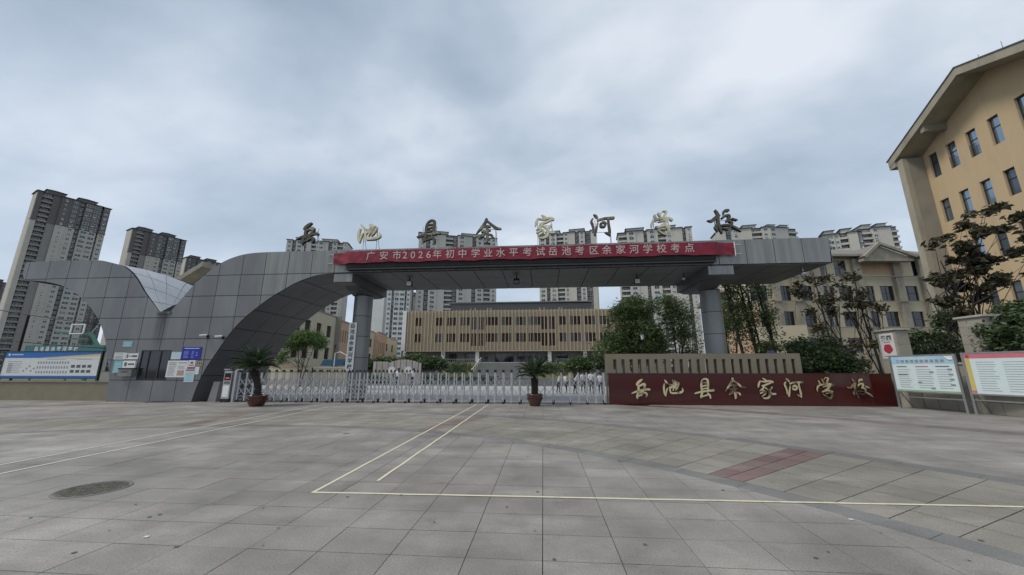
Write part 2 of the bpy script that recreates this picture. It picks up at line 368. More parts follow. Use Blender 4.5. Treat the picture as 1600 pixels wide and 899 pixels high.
# wall with rectangular openings: local x along, y into the building, z up
def wallgrid(mb, s0, s1, z0, z1, ops, y=0., rec=.2, mi=0, top=None):
    S = sorted({s0, s1, *[o[0] for o in ops], *[o[1] for o in ops]}); Z = sorted({z0, z1, *[o[2] for o in ops], *[o[3] for o in ops]})
    for i in range(len(S)-1):
        for j in range(len(Z)-1):
            a, b, c, d = S[i], S[i+1], Z[j], Z[j+1]; mx, mz = (a+b)/2, (c+d)/2
            if any(o[0] < mx < o[1] and o[2] < mz < o[3] for o in ops): continue
            if mx < s0 or mx > s1: continue
            mb.face([(a, y, c), (b, y, c), (b, y, d), (a, y, d)], mi)
    for (a, b, c, d) in ops:
        mb.face([(a, y, c), (a, y+rec, c), (a, y+rec, d), (a, y, d)], mi); mb.face([(b, y, c), (b, y, d), (b, y+rec, d), (b, y+rec, c)], mi)
        mb.face([(a, y, c), (b, y, c), (b, y+rec, c), (a, y+rec, c)], mi); mb.face([(a, y, d), (a, y+rec, d), (b, y+rec, d), (b, y, d)], mi)
WM = {}
def winmesh(w, h, fm, gm, nx=2, ny=1, fw=.05, sill=False, off=0.):
    key = (round(w, 2), round(h, 2), fm.name, gm.name, nx, ny, fw, sill)
    if key in WM: return WM[key]
    b = MB(); b.face([(0, .02, 0), (w, .02, 0), (w, .02, h), (0, .02, h)], 1)
    b.box(0, fw, -.02, .04, 0, h); b.box(w-fw, w, -.02, .04, 0, h); b.box(fw, w-fw, -.02, .04, 0, fw); b.box(fw, w-fw, -.02, .04, h-fw, h)
    for i in range(1, nx): b.box(w*i/nx-fw/2, w*i/nx+fw/2, -.015, .035, fw, h-fw)
    for i in range(1, ny): b.box(fw, w-fw, -.012, .03, h*i/ny-fw/2, h*i/ny+fw/2)
    if sill: b.box(-.08, w+.08, -.10, .03, -.10, -.003)
    WM[key] = b.mesh('window', [fm, gm]); return WM[key]

# ------------------------------------------------------------------ ground and paving
g = MB().face([(-3000, -600, -.06), (3000, -600, -.06), (3000, 4000, -.06), (-3000, 4000, -.06)]).build('ground', M_earth); tag(g, kind='structure')
plaza = MB().slab([(-45, -12), (17.0, -12), (17.0, 18.6), (-45, 18.6)], -.05, -.03).build('plaza_paving', M_ground); tag(plaza, kind='structure')
MB().slab([(-45, 18.6), (17.0, 18.6), (17, 36), (-45, 36)], -.05, -.004).build('courtyard', M_court).__setitem__('kind', 'structure')
MB().slab([(-60, 36), (60, 36), (60, 63), (-60, 63)], -.05, -.006).build('school_road', M_asph).__setitem__('kind', 'structure')

RC = (-6.9, -1.7); R1a, R1, R2, R2a = 12.0, 12.32, 15.5, 15.85; R3, R3a = 21.8, 22.5
tiles = []          # (poly, material)
def poly_ann(poly, rin, rout):      # clip a small convex cell to an annulus
    cx = sum(p[0] for p in poly)/len(poly); cy = sum(p[1] for p in poly)/len(poly); dx, dy = cx-RC[0], cy-RC[1]; d = math.hypot(dx, dy) or 1; nx, ny = dx/d, dy/d
    if rout is not None: poly = clip(poly, nx, ny, nx*RC[0]+ny*RC[1]+rout)
    if poly and rin is not None: poly = clip(poly, -nx, -ny, -(nx*RC[0]+ny*RC[1]+rin))
    return dedupe(poly) if len(poly) >= 3 else []
TX, TY, GAP = .65, .5, .0035
for i in range(-62, 26):
    for j in range(1, 36):
        x0, y0 = i*TX-.03, j*TY; cell = [(x0+GAP, y0+GAP), (x0+TX-GAP, y0+GAP), (x0+TX-GAP, y0+TY-GAP), (x0+GAP, y0+TY-GAP)]
        ps = [toscreen((x, y, 0)) for x, y in cell]
        if not any(q and -120 < q[0] < 1720 and q[1] < 1000 for q in ps): continue
        ds = [math.hypot(x-RC[0], y-RC[1]) for x, y in cell]; lo, hi = min(ds), max(ds)
        for rin, rout in ((None, R1a-GAP), (R2a+GAP, R3-GAP), (R3a+GAP, None)):
            if (rout is not None and lo > rout) or (rin is not None and hi < rin): continue
            p = cell if (rin is None or lo >= rin) and (rout is None or hi <= rout) else poly_ann(cell, rin, rout)
            if len(p) >= 3 and area(p) > .004: tiles.append((p, M_tile))
def polar(r0, r1, a0, a1, m, n=1):
    p = []
    for k in range(n+1): a = a0+(a1-a0)*k/n; p.append((RC[0]+r0*math.cos(a), RC[1]+r0*math.sin(a)))
    for k in range(n+1): a = a1-(a1-a0)*k/n; p.append((RC[0]+r1*math.cos(a), RC[1]+r1*math.sin(a)))
    ps = [toscreen((x, y, 0)) for x, y in p]
    if any(q and -120 < q[0] < 1720 and q[1] < 1000 for q in ps) and max(y for x, y in p) < 17.25: tiles.append((p[::-1], m))
for ra, rb, m in ((R1a+GAP, R1-GAP, M_strip), (R2+GAP, R2a-GAP, M_strip), (R3+GAP, R3a-GAP, M_rstrip)):
    st = .9/ra; a = R(-5)
    while a < R(185): polar(ra, rb, a+.003/ra, a+st-.003/ra, m, 2); a += st
NR = 6; rw = (R2-R1)/NR; CA = 32.6/14; GAP = .009
for k in range(NR):
    ra, rb = R1+k*rw+GAP, R1+(k+1)*rw-GAP; st = R(CA); a = R(6.8-CA*6.5)-1e-6
    while a < R(186):
        am = math.degrees(a+st/2); ph = (am-6.8) % 32.6
        red = ph < .7 or ph > 32.6-.7
        mr_ = M_red if abs(am-39.4) < 3 else M_redf
        if red: polar(ra, rb, a+.007/ra, a+st/2-.007/ra, mr_); polar(ra, rb, a+st/2+.007/ra, a+st-.007/ra, mr_)
        else:
            off = 0
            polar(ra, rb, a+.006/ra, a+st-.006/ra, M_tan, 1)
        a += st
def scr_area(p):
    q = [toscreen((x, y, 0)) for x, y in p]
    if any(v is None for v in q): return 0
    if not any(-5 < v[0] < 1605 and v[1] < 905 for v in q): return 0
    return area(q)
tiles.sort(key=lambda t: -scr_area(t[0]))
stuff = {}
for k, (p, m) in enumerate(tiles):
    if k < 300:
        b = MB(); cx = sum(q[0] for q in p)/len(p); cy = sum(q[1] for q in p)/len(p); dz = random.uniform(-.0015, .0015)
        b.slab([(x-cx, y-cy) for x, y in p], -.03, dz).build('paving_tile', m, plaza, (cx, cy, 0))
    else: stuff.setdefault(m.name, []).append(p)
for mn, ps in stuff.items():
    b = MB(); cnt = []
    for p in ps: k0 = len(b.v); b.slab(p, -.03, random.uniform(-.0012, .0012)); cnt.append(len(b.v)-k0)
    o = b.build('paving_tiles', MATS[mn], plaza); o['kind'] = 'stuff'
    a_ = o.data.attributes.new('tint', 'FLOAT', 'POINT'); a_.data.foreach_set('value', np.repeat(rng.random(len(cnt)), cnt).astype(np.float32))

def strip(name, pts, wd, z, m, label, cat):
    b = MB(); P = [Vector((x, y, 0)) for x, y in pts]; L_, R_ = [], []
    for i, p in enumerate(P):
        d1 = (P[i]-P[i-1]).normalized() if i else (P[1]-P[0]).normalized(); d2 = (P[i+1]-P[i]).normalized() if i < len(P)-1 else d1
        n = Vector((-(d1+d2).y, (d1+d2).x, 0)).normalized()/max(.5, math.sqrt((1+d1.dot(d2))/2)); L_.append(p+n*wd/2); R_.append(p-n*wd/2)
    for i in range(len(P)-1): b.face([(R_[i].x, R_[i].y, z), (R_[i+1].x, R_[i+1].y, z), (L_[i+1].x, L_[i+1].y, z), (L_[i].x, L_[i].y, z)])
    return tag(b.build(name, m), label, cat)
def dens(a, b, n=24, j=.006): return [(a[0]+(b[0]-a[0])*i/n+random.uniform(-j, j)*(0 < i < n), a[1]+(b[1]-a[1])*i/n+random.uniform(-j, j)*(0 < i < n)) for i in range(n+1)]
strip('tape_line', dens((-3.0, 17.25), (-2.97, 5.0))+dens((-2.97, 5.0), (9.5, 5.25), 30)[1:], .045, .0055, M_tape, 'pale yellow tape line that turns a corner and runs off right', 'floor tape')
strip('tape_line', dens((-2.47, 17.28), (-2.36, 5.55)), .045, .0055, M_tape, 'pale yellow tape line stopping short inside the taped corner', 'floor tape')
strip('tape_line', dens((-9.85, 16.2), (-8.97, 5.92))+dens((-8.97, 5.92), (-8.7, 3.0), 6)[1:], .05, .0055, M_tapew, 'thin whitish tape line on the left, the one farther from the camera', 'floor tape')
strip('tape_line', dens((-9.0, 15.6), (-8.21, 5.44))+dens((-8.21, 5.44), (-8.0, 3.0), 6)[1:], .05, .0055, M_tapew, 'thin whitish tape line on the left, the one nearer to the camera', 'floor tape')
mh = thing('manhole_cover', 'round dark iron manhole cover set in the grey paving at left', 'manhole cover', (-5.95, 4.9, .0))
b = MB().lathe([(.001, .006), (.33, .006), (.335, .003)], 40); b.build('cover', M_iron, mh)
b = MB().lathe([(.345, .003), (.35, .009), (.375, .009), (.38, .003)], 40); b.build('rim', M_strip, mh)
b = MB()
for i in range(-5, 6):
    for j in range(-5, 6):
        if math.hypot(i, j)*.058 < .3: b.box(i*.058-.016, i*.058+.016, j*.058-.016, j*.058+.016, .0055, .010)
o = b.build('studs', M_iron, mh); o['kind'] = 'stuff'
for (px, py, lab) in ((541, 678, 'small dark stain on the paving between the two pairs of tape'),):
    p = atz(px, py); b = MB(); b.lathe([(.001, .0052), (.09, .0052)], 14); o = b.build('tar_spot', M_ink, None, (p.x, p.y, 0)); o.scale = (1, .6, 1); tag(o, lab, 'stain')
b = MB()
for k in range(34):
    px = random.uniform(20, 1580); py = random.uniform(690, 890); p = atz(px, py); r = random.uniform(.008, .022)
    b.lathe([(.0005, .0062), (r, .0058)], 7, (p.x, p.y, 0))
o = b.build('gum_spots', M_ink); tag(o, 'dark chewing gum spots scattered over the paving', 'stains', kind='stuff')
o = MB().box(-.02, .02, -.015, .015, 0, .004).build('paper_scrap', M_paper, None, tuple(atz(229, 839, .005))); tag(o, 'tiny white paper scrap lying on the near left paving', 'litter')
o = MB().box(-.02, .02, -.012, .012, 0, .004).build('paper_scrap', M_paper, None, tuple(atz(1330, 812, .005))); tag(o, 'tiny white paper scrap lying near the curved grey strip at right', 'litter')

# ------------------------------------------------------------------ gate building with canopy
YF, YB = 17.3, 21.6
gate_b = thing('gate_building', 'grey panelled gatehouse with two curved arches and a long flat canopy over the school gate', 'gatehouse', (0, 0, 0))
larch = smoothline([(-21.41, 0), (-21.52, 1.15), (-21.95, 2.4), (-22.5, 3.54), (-23.15, 4.37), (-24.02, 5.13), (-25.14, 5.77), (-26.37, 6.11), (-27.85, 6.25)])
ltop = [(-28.05, 6.6), (-28.08, 7.2), (-27.9, 7.27)]+smoothline([(-24.9, 7.29), (-24.23, 7.27), (-23.5, 7.24), (-22.87, 7.10), (-22.25, 6.92), (-21.62, 6.52), (-21.1, 6.03), (-20.67, 5.52), (-20.1, 4.95), (-19.55, 4.42)])
rtop = smoothline([(-18.90, 4.42), (-18.27, 5.3), (-17.85, 5.85), (-17.38, 6.31), (-16.9, 6.72), (-16.45, 7.02), (-15.9, 7.25), (-15.27, 7.4), (-14.5, 7.46), (-13.69, 7.47)])
rarch = smoothline([(-10.3, 6.27), (-11.26, 6.18), (-12.23, 5.87), (-12.87, 5.52), (-13.56, 5.1), (-14.23, 4.59), (-14.94, 3.95), (-15.5, 3.25), (-16.05, 2.3), (-16.46, 1.54), (-16.73, .78), (-16.9, 0)])
OUT = larch+ltop+rtop+[(13.2, 7.47), (13.1, 6.27)]+rarch
NOTCH = [(-19.55, 4.42), (-18.90, 4.42)]
core = MB().prism([(x, z) for x, z in OUT], YF+.035, YB-.05); core.build('core', M_joint, gate_b)
xs = [-10.39+1.243*k for k in range(-16, 20)]; zs = [0, 1.02, 2.0, 3.03, 4.11, 5.2, 6.28, 7.55]
WIN = (-20.03, -18.42, 1.04, 2.48)
for i in range(len(xs)-1):
    for j in range(len(zs)-1):
        x0, x1, z0, z1 = xs[i]+.014, xs[i+1]-.014, zs[j]+.014, zs[j+1]-.014
        rects = [(x0, x1, z0, z1)]
        if x1 > WIN[0] and x0 < WIN[1] and z1 > WIN[2] and z0 < WIN[3]:
            rects = [(x0, min(x1, WIN[0]), z0, z1), (max(x0, WIN[1]), x1, z0, z1), (max(x0, WIN[0]), min(x1, WIN[1]), z0, min(z1, WIN[2])), (max(x0, WIN[0]), min(x1, WIN[1]), max(z0, WIN[3]), z1)]
        for r_ in rects:
            if r_[1]-r_[0] < .03 or r_[3]-r_[2] < .03: continue
            p = cliprect([(x, z) for x, z in OUT], *r_)
            if len(p) < 3 or area(p) < .004: continue
            cx = sum(q[0] for q in p)/len(p); cz = sum(q[1] for q in p)/len(p)
            st = (cz > 5.0 and cx > -14.5)
            MB().prism([(x-cx, z-cz) for x, z in p], -.034, 0).build('cladding_panel', M_panelst if st else M_panel, gate_b, (cx, YF+.034+random.uniform(-.001, .001), cz))
# soffit panels along the right arch and the flat canopy, left arch too
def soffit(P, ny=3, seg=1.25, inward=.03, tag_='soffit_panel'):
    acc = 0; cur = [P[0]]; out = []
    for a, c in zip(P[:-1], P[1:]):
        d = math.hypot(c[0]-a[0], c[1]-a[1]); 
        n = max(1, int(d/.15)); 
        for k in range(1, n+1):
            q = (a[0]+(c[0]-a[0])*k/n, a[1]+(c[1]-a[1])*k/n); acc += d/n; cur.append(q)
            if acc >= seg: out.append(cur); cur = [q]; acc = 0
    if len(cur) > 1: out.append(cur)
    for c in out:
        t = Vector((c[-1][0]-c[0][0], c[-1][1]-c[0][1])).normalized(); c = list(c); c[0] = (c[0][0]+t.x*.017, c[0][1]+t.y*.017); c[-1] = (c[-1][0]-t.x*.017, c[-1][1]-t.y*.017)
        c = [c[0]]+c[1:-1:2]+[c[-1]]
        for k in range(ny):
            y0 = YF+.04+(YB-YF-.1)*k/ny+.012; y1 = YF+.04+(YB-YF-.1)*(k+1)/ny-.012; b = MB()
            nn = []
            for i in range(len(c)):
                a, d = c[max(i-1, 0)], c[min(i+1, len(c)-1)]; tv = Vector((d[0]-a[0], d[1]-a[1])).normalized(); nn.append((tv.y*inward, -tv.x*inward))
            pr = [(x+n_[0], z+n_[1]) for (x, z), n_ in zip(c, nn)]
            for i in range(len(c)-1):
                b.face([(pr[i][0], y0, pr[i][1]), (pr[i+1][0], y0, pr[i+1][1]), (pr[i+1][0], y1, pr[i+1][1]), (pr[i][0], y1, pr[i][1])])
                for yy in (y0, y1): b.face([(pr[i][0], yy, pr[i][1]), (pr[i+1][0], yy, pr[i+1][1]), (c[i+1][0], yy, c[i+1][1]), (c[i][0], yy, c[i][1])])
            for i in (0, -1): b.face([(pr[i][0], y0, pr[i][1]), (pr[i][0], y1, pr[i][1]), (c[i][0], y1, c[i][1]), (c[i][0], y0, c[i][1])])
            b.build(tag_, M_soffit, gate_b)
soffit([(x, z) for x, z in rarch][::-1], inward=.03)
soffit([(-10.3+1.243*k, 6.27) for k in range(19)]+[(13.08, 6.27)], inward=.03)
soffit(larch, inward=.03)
b = MB().box(13.2, 13.22, YF+.04, YB-.06, 6.29, 7.46); b.build('cladding_panel', M_panel, gate_b)
# pale vaulted sheet metal seen through the notch between the two curves
vl = smoothline([(-19.55, YF+.06, 4.43), (-20.1, YF+.08, 4.97), (-20.67, YF+.1, 5.54), (-21.1, YF+.12, 6.05), (-21.62, YF+.15, 6.55), (-22.25, YF+.2, 6.94), (-22.6, YF+.2, 7.05)], 2)
vr = smoothline([(p_.x+.02, p_.y, p_.z) for p_ in [at(271+(320-271)*k/6, 486-(486-456)*k/6, 18.3+3.0*k/6) for k in range(7)]], 2)
nv = len(vl)
def vp(i, j, m=4):
    a, c = Vector(vl[i]), Vector(vr[i]); t = j/m; p = a.lerp(c, t); p.z += .25*math.sin(math.pi*t)*(i/nv); return p
for i0, i1 in ((0, 2), (2, 5), (5, 8), (8, nv-1)):
    for j in range(4):
        b = MB(); rows = range(i0, i1)
        for i in rows:
            e0 = .04 if i == i0 else 0; e1 = .04 if i == i1-1 else 0
            q = [vp(i, j), vp(i, j+1), vp(i+1, j+1), vp(i+1, j)]; c0 = q[0].lerp(q[3], e0); c1 = q[1].lerp(q[2], e0); c2 = q[2].lerp(q[1], e1); c3 = q[3].lerp(q[0], e1)
            b.face([c0.lerp(c1, .012), c1.lerp(c0, .012), c2.lerp(c3, .012), c3.lerp(c2, .012)])
        b.build('roof_sheet', M_vault, gate_b)
b = MB()
for i in range(nv-1): b.face([vp(i, 0)+Vector((.01, .03, -.02)), vp(i, 4)+Vector((.01, .03, -.02)), vp(i+1, 4)+Vector((.01, .03, -.02)), vp(i+1, 0)+Vector((.01, .03, -.02))])
b.build('roof_membrane', M_joint, gate_b)
MB().box(-19.58, -18.85, YF-.05, YF+.02, 4.30, 4.42).build('gutter_lip', M_panel, gate_b)
# cross beams and columns
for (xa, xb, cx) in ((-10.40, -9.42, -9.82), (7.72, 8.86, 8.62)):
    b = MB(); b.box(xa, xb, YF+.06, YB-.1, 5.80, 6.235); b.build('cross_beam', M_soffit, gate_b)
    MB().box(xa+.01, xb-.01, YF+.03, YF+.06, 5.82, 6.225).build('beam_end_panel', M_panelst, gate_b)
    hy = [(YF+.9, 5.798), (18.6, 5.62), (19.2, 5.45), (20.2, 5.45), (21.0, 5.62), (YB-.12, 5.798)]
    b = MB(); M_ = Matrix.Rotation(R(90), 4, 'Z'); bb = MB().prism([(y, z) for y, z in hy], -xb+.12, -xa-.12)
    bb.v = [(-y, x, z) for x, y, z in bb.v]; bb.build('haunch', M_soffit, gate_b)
    colm = MB().lathe([(.47, 0), (.47, 5.5)], 36, (cx, 19.5, 0)); c_ = colm.build('column', M_joint, gate_b, smooth=True)
    zq = [0, 1.05, 2.15, 3.25, 4.35, 5.46]
    for a_, b_ in zip(zq[:-1], zq[1:]):
        MB().lathe([(.485, a_+.012), (.485, b_-.012)], 48, (cx, 19.5, 0)).build('column_sleeve', M_panel, c_, smooth=True)
# window of the gatehouse
wn = MB(); wn.box(WIN[0], WIN[1], YF+.0355, YF+.036, WIN[2], WIN[3]); 
f = MB()
x0, x1, z0, z1 = WIN
for q in ((x0, x0+.05, z0, z1), (x1-.05, x1, z0, z1), (x0+.05, x1-.05, z1-.05, z1), (x0+.05, x1-.05, z0, z0+.05), (-19.0, -18.94, z0+.05, z1-.05), (-19.62, -19.57, z0+.05, z1-.05)): f.box(q[0], q[1], YF-.01, YF+.034, q[2], q[3])
gw = f.build('window', M_dframe, gate_b); MB().box(x0+.05, x1-.05, YF+.022, YF+.028, z0+.05, z1-.05).build('glass', M_glass, gw)
# beige roofed hall whose gable edge shows above the notch
hp0, hp1 = at(283, 447, 34), at(325, 421, 34)
hall = thing('beige_hall', 'beige hall behind the gatehouse with a sloping roof edge showing beside the notch', 'building', (0, 34, 0))
sl_ = (hp1.z-hp0.z)/(hp1.x-hp0.x); wd_ = hp1.x-hp0.x+.5; xr = hp0.x+wd_
MB().prism([(hp0.x, hp0.z-.35), (xr, hp0.z-.35+sl_*wd_), (xr, hp0.z+.15+sl_*wd_), (hp0.x, hp0.z+.15)], -1.2, 8).build('roof', M_conc, hall)
MB().prism([(hp0.x+1.2, 0), (xr, 0), (xr, hp0.z-.4+sl_*wd_), (hp0.x+1.2, hp0.z-.4+sl_*1.2)], .2, 8).build('wall', M_wallA, hall)
# ------------------------------------------------------------------ things fixed to the gatehouse
def sheet(name, label, cat, x0, x1, z0, z1, y, m, prints=(), th=.012, tilt=0, group=None):
    t = MB().box(0, x1-x0, 0, th, 0, z1-z0).build(name, m, None, (x0, y, z0)); t.rotation_euler = (0, tilt, 0); tag(t, label, cat, group)
    W, H = x1-x0, z1-z0
    for nm, pm, rects in prints:
        b = MB()
        for i, (a, c, d, e_) in enumerate(rects): b.box(a*W, c*W, -.0025-.0004*i % .0015, -.0001, d*H, e_*H)
        o = b.build(nm, pm, t)
    return t
def lines(x0, x1, z0, z1, n, fill=.45, jitter=.25, seed=1):
    r = random.Random(seed); out = []; st = (z1-z0)/n
    for k in range(n): out.append((x0, x1-(x1-x0)*r.random()*jitter, z0+k*st, z0+k*st+st*fill))
    return out
ys = YF-.014
sheet('wall_sign', 'small teal plate with faint text, highest on the gatehouse wall left of the window', 'sign', -21.14, -20.62, 2.64, 2.93, ys, M_teal, [('print', M_paperb, lines(.1, .9, .15, .85, 4))])
sheet('notice_plate', 'white notice with a table of small print, left of its pair beside the window', 'notice', -21.48, -20.86, 2.02, 2.36, ys, M_paper, [('print', M_inkg, lines(.08, .92, .1, .6, 5)+[(.1, .8, .75, .85)])])
sheet('notice_plate', 'white plate with bold black symbol and bar, directly above the grey mailbox', 'notice', -20.84, -20.16, 2.03, 2.37, ys, M_paper, [('print', M_ink, [(.03, .97, .88, .99), (.08, .2, .2, .7), (.27, .45, .38, .52), (.5, .92, .32, .58)])])
sheet('leaflet_holder', 'pale teal leaflet panel low on the wall beside the grey mailbox', 'leaflet rack', -21.32, -20.80, 1.36, 1.97, ys-.06, M_teal, [('print', M_paperb, lines(.12, .9, .1, .85, 7))], th=.06)
mb_ = thing('mailbox', 'dark grey wall mailbox with a white labelled front on the gatehouse', 'mailbox', (-20.45, ys, 1.2))
MB().prism([(-.36, .0), (.36, 0), (.36, .36), (-.36, .36)], -.22, .012).build('box_body', M_strip, mb_)
MB().box(-.38, .38, -.24, .012, .362, .40).build('lid', M_black, mb_)
MB().box(-.33, .33, -.10, -.02, .405, .76).build('white_plate', M_white, mb_)
MB().box(-.25, -.12, -.104, -.1005, .5, .68).build('emblem', M_ink, mb_); MB().box(-.05, .28, -.104, -.1005, .55, .63).build('print', M_ink, mb_)
MB().box(-.2, .2, -.224, -.2205, .2, .23).build('slot', M_black, mb_)
sheet('notice_plate', 'pale blue notice sheet between the window and the dark blue board', 'notice', -18.38, -17.84, 2.02, 2.38, ys, M_paperb, [('print', M_paper, lines(.08, .92, .1, .85, 5))])
b_ = sheet('notice_board', 'deep blue enamelled board with rows of small white print on the gatehouse', 'notice board', -17.84, -16.80, 2.01, 2.62, ys-.01, M_blue, [('print', M_paperb, [(.12, .88, .86, .92)]+lines(.12, .40, .15, .75, 6, .2)+lines(.52, .66, .15, .75, 6, .2)+lines(.74, .86, .3, .7, 3, .2))])
sheet('notice_board', 'large cream board with two pages of print right of the gatehouse window', 'notice board', -18.48, -17.40, 1.16, 1.96, ys, M_paper, [('print', M_inkg, lines(.07, .44, .1, .72, 10, .35)+lines(.55, .92, .5, .72, 4, .35)), ('heading', M_ink, [(.07, .44, .84, .88), (.54, .94, .84, .88), (.07, .44, .74, .77)]), ('photo_print', M_brownp, [(.54, .88, .1, .42)])])
sheet('notice_plate', 'small white notice with a red foot, left one under the blue board', 'notice', -17.38, -17.02, 1.60, 1.98, ys, M_paper, [('print', M_ink, [(.3, .7, .55, .8), (.15, .85, .3, .42)]), ('red_band', M_inkr, [(0, 1, 0, .14)])])
sheet('notice_plate', 'small pale blue sheet hanging lowest under the blue board', 'notice', -17.46, -16.96, .93, 1.56, ys-.004, M_paperb, [('print', M_teal, lines(.1, .9, .1, .75, 7, .3)), ('heading', M_inkr, [(.05, .95, .86, .95)])])
sheet('notice_plate', 'small khaki certificate plate right of the white notice with red foot', 'notice', -16.98, -16.62, 1.72, 1.98, ys, M_brownp, [('print', M_ink, [(.1, .9, .8, .95), (.1, .3, .2, .6), (.4, .6, .2, .65), (.7, .9, .2, .6)])])
sheet('notice_plate', 'plain small white paper stuck nearest the right arch', 'notice', -16.98, -16.76, 1.30, 1.66, ys, M_paper)
def camera_thing(x, z, lab, s=1):
    t = thing('security_camera', lab, 'camera', (x, YF-.0, z), 0, 'security cameras on the gatehouse')
    MB().box(-.05, .05, -.03, -.002, -.12, .02).build('bracket', M_black, t); MB().bar((0, -.03, -.05), (-.05*s, -.2, .0), .03).build('arm', M_black, t)
    b = MB(); b.tube([(.02*s, -.12, .02), (-.16*s, -.34, -.03)], [.05, .05], 12); b.build('housing', M_white, t, smooth=False)
    b = MB(); b.tube([(-.16*s, -.34, -.03), (-.17*s, -.352, -.033)], [.035, .034], 12); b.build('lens', M_glass, t)
camera_thing(-16.6, 3.18, 'white bullet security camera on the gatehouse wall, left of the two'); camera_thing(-15.78, 3.12, 'white bullet security camera at the arch edge, right of the two')
# spotlights under the canopy
for (px, py, m, lab, kk) in ((640, 440, M_white, 'square floodlight under the canopy nearest the left column', 0), (807, 436, M_black, 'black square floodlight under the middle of the canopy', 0), (995, 436, M_white, 'pale square floodlight under the canopy towards the right column', 0)):
    p = atz(px, py-4, 6.22); t = thing('floodlight', lab, 'floodlight', (p.x, min(p.y, 21.2), 6.235), 0, 'lights under the canopy')
    MB().box(-.03, .03, -.03, .03, -.16, 0).build('bracket', M_black, t); MB().box(-.15, .15, -.07, .07, -.42, -.14).build('housing', M_black, t); MB().box(-.125, .125, -.078, -.0705, -.395, -.17).build('lens', M_white if m is M_white else M_glass, t)
p = atz(1257, 418, 6.22); t = thing('dome_camera', 'pale dome camera hanging under the right end of the canopy', 'camera', (p.x-.1, min(p.y, 20), 6.235))
MB().tube([(0, 0, 0), (0, 0, -.22)], .03).build('stem', M_steel, t); MB().lathe([(.02, -.2), (.12, -.23), (.15, -.3), (.14, -.38), (.09, -.45), (.01, -.48)], 16).build('dome', M_steel, t, smooth=True)
p = atz(1090, 415, 6.0); t = thing('dome_camera', 'small dark camera under the canopy beside the right column beam', 'camera', (7.2, 18.9, 6.235))
MB().tube([(0, 0, 0), (0, 0, -.14)], .025).build('stem', M_black, t); MB().lathe([(.02, -.12), (.09, -.15), (.1, -.22), (.05, -.28), (.01, -.29)], 14).build('dome', M_steel, t, smooth=True)
# LED display and banner
led = thing('display_board', 'long black electronic display board fixed to the front of the canopy behind the red banner', 'display board', (0, 0, 0))
MB().box(-9.65, 8.0, 17.05, YF-.002, 6.36, 7.24).build('casing', M_black, led); MB().box(-9.55, 7.9, 17.035, 17.05, 6.46, 7.16).build('screen', M_rubber, led)
MB().box(-9.65, 8.0, 17.02, 17.05, 6.355, 6.41).build('bottom_rail', M_dframe, led)
ban = thing('banner', 'long red cloth banner with pale characters hung along the canopy front', 'banner', (0, 0, 0))
def bz(u): return .035*math.sin(u*31)*.3+.012*math.sin(u*83)
nb = 150; b = MB(); BX0, BX1 = -10.42, 8.93
def bp_(u, v):
    x = BX0+(BX1-BX0)*u; fold = max(0, (.04-u)/.04)+max(0, (u-.945)/.055)
    y = 16.955+.22*min(1, max(0, (.045-u)/.02))+.22*min(1, max(0, (u-.95)/.02))+.010*math.sin(u*140+v*5)+.008*math.sin(u*310-v*7)+.02*fold*math.sin(v*9+u*120)
    zt = 7.28+.016*math.sin(u*60)-(.03 if u < .04 else 0); zb = 6.68+.022*math.sin(u*45+1)+.010*math.sin(u*131)+(.0 if u > .045 else -.02)
    return Vector((x, y, zb+(zt-zb)*v))
k0 = 0
for i in range(nb+1):
    for j in range(7): b.v.append(tuple(bp_(i/nb, j/6)))
for i in range(nb):
    for j in range(6): b.f.append((i*7+j, (i+1)*7+j, (i+1)*7+j+1, i*7+j+1)); b.m.append(0)
b.build('cloth', M_cloth, ban, smooth=True)
chars = '广安市2026年初中学业水平考试岳池考区余家河学校考点'
cpx = [589, 601.5, 620]  # overwritten below
pos = []; x = 582.0
# centres of the printed characters along the banner, in photo pixels
cp = {0: 579, 1: 599.5, 2: 620, 3: 632.5, 4: 645, 5: 657, 6: 669.5, 7: 683, 8: 703, 9: 722.5, 10: 743, 11: 762.5, 12: 782, 13: 802.5, 14: 824, 15: 844.5, 16: 864, 17: 885, 18: 906, 19: 928, 20: 948.5, 21: 970, 22: 991, 23: 1012.5, 24: 1034, 25: 1055.5, 26: 1077.5}
for i, ch in enumerate(chars):
    px = cp[i]; py = 401.5-(px-579)*.0232; p = at(px, py, 16.93)
    txt(ch, .50 if ch.isdigit() else .46, Matrix.Translation((p.x, 16.94, 6.985)) @ FACE, ban, M_clothtxt, 'character', bold=.004, ext=.002)
for x_, z_ in ((BX0, 7.2), (BX0, 6.75), (BX1, 7.2), (BX1, 6.75)):
    MB().tube([(x_, 17.18, z_), (x_+(-.35 if x_ < 0 else .35), 17.29, z_+.03)], .012, 5).build('tie_cord', M_white, ban)
MB().tube([(BX1+.01, 17.15, 6.64), (BX1+.01, 17.15, 7.32)], .018, 6).build('end_pole', M_white, ban)
# nameplate on the left column
npz = thing('name_plate', 'tall white name plate with black vertical characters on the left canopy column', 'sign', (-10.02, 18.98, 1.45))
MB().box(-.21, .21, -.03, .0, 0, 2.52).build('board', M_white, npz)
for i, ch in enumerate('岳池县余家河学校'): txt(ch, .27, Matrix.Translation((0, -.034, 2.52-.2-i*.302)) @ FACE, npz, M_black, 'character', bold=.005, ext=.002)

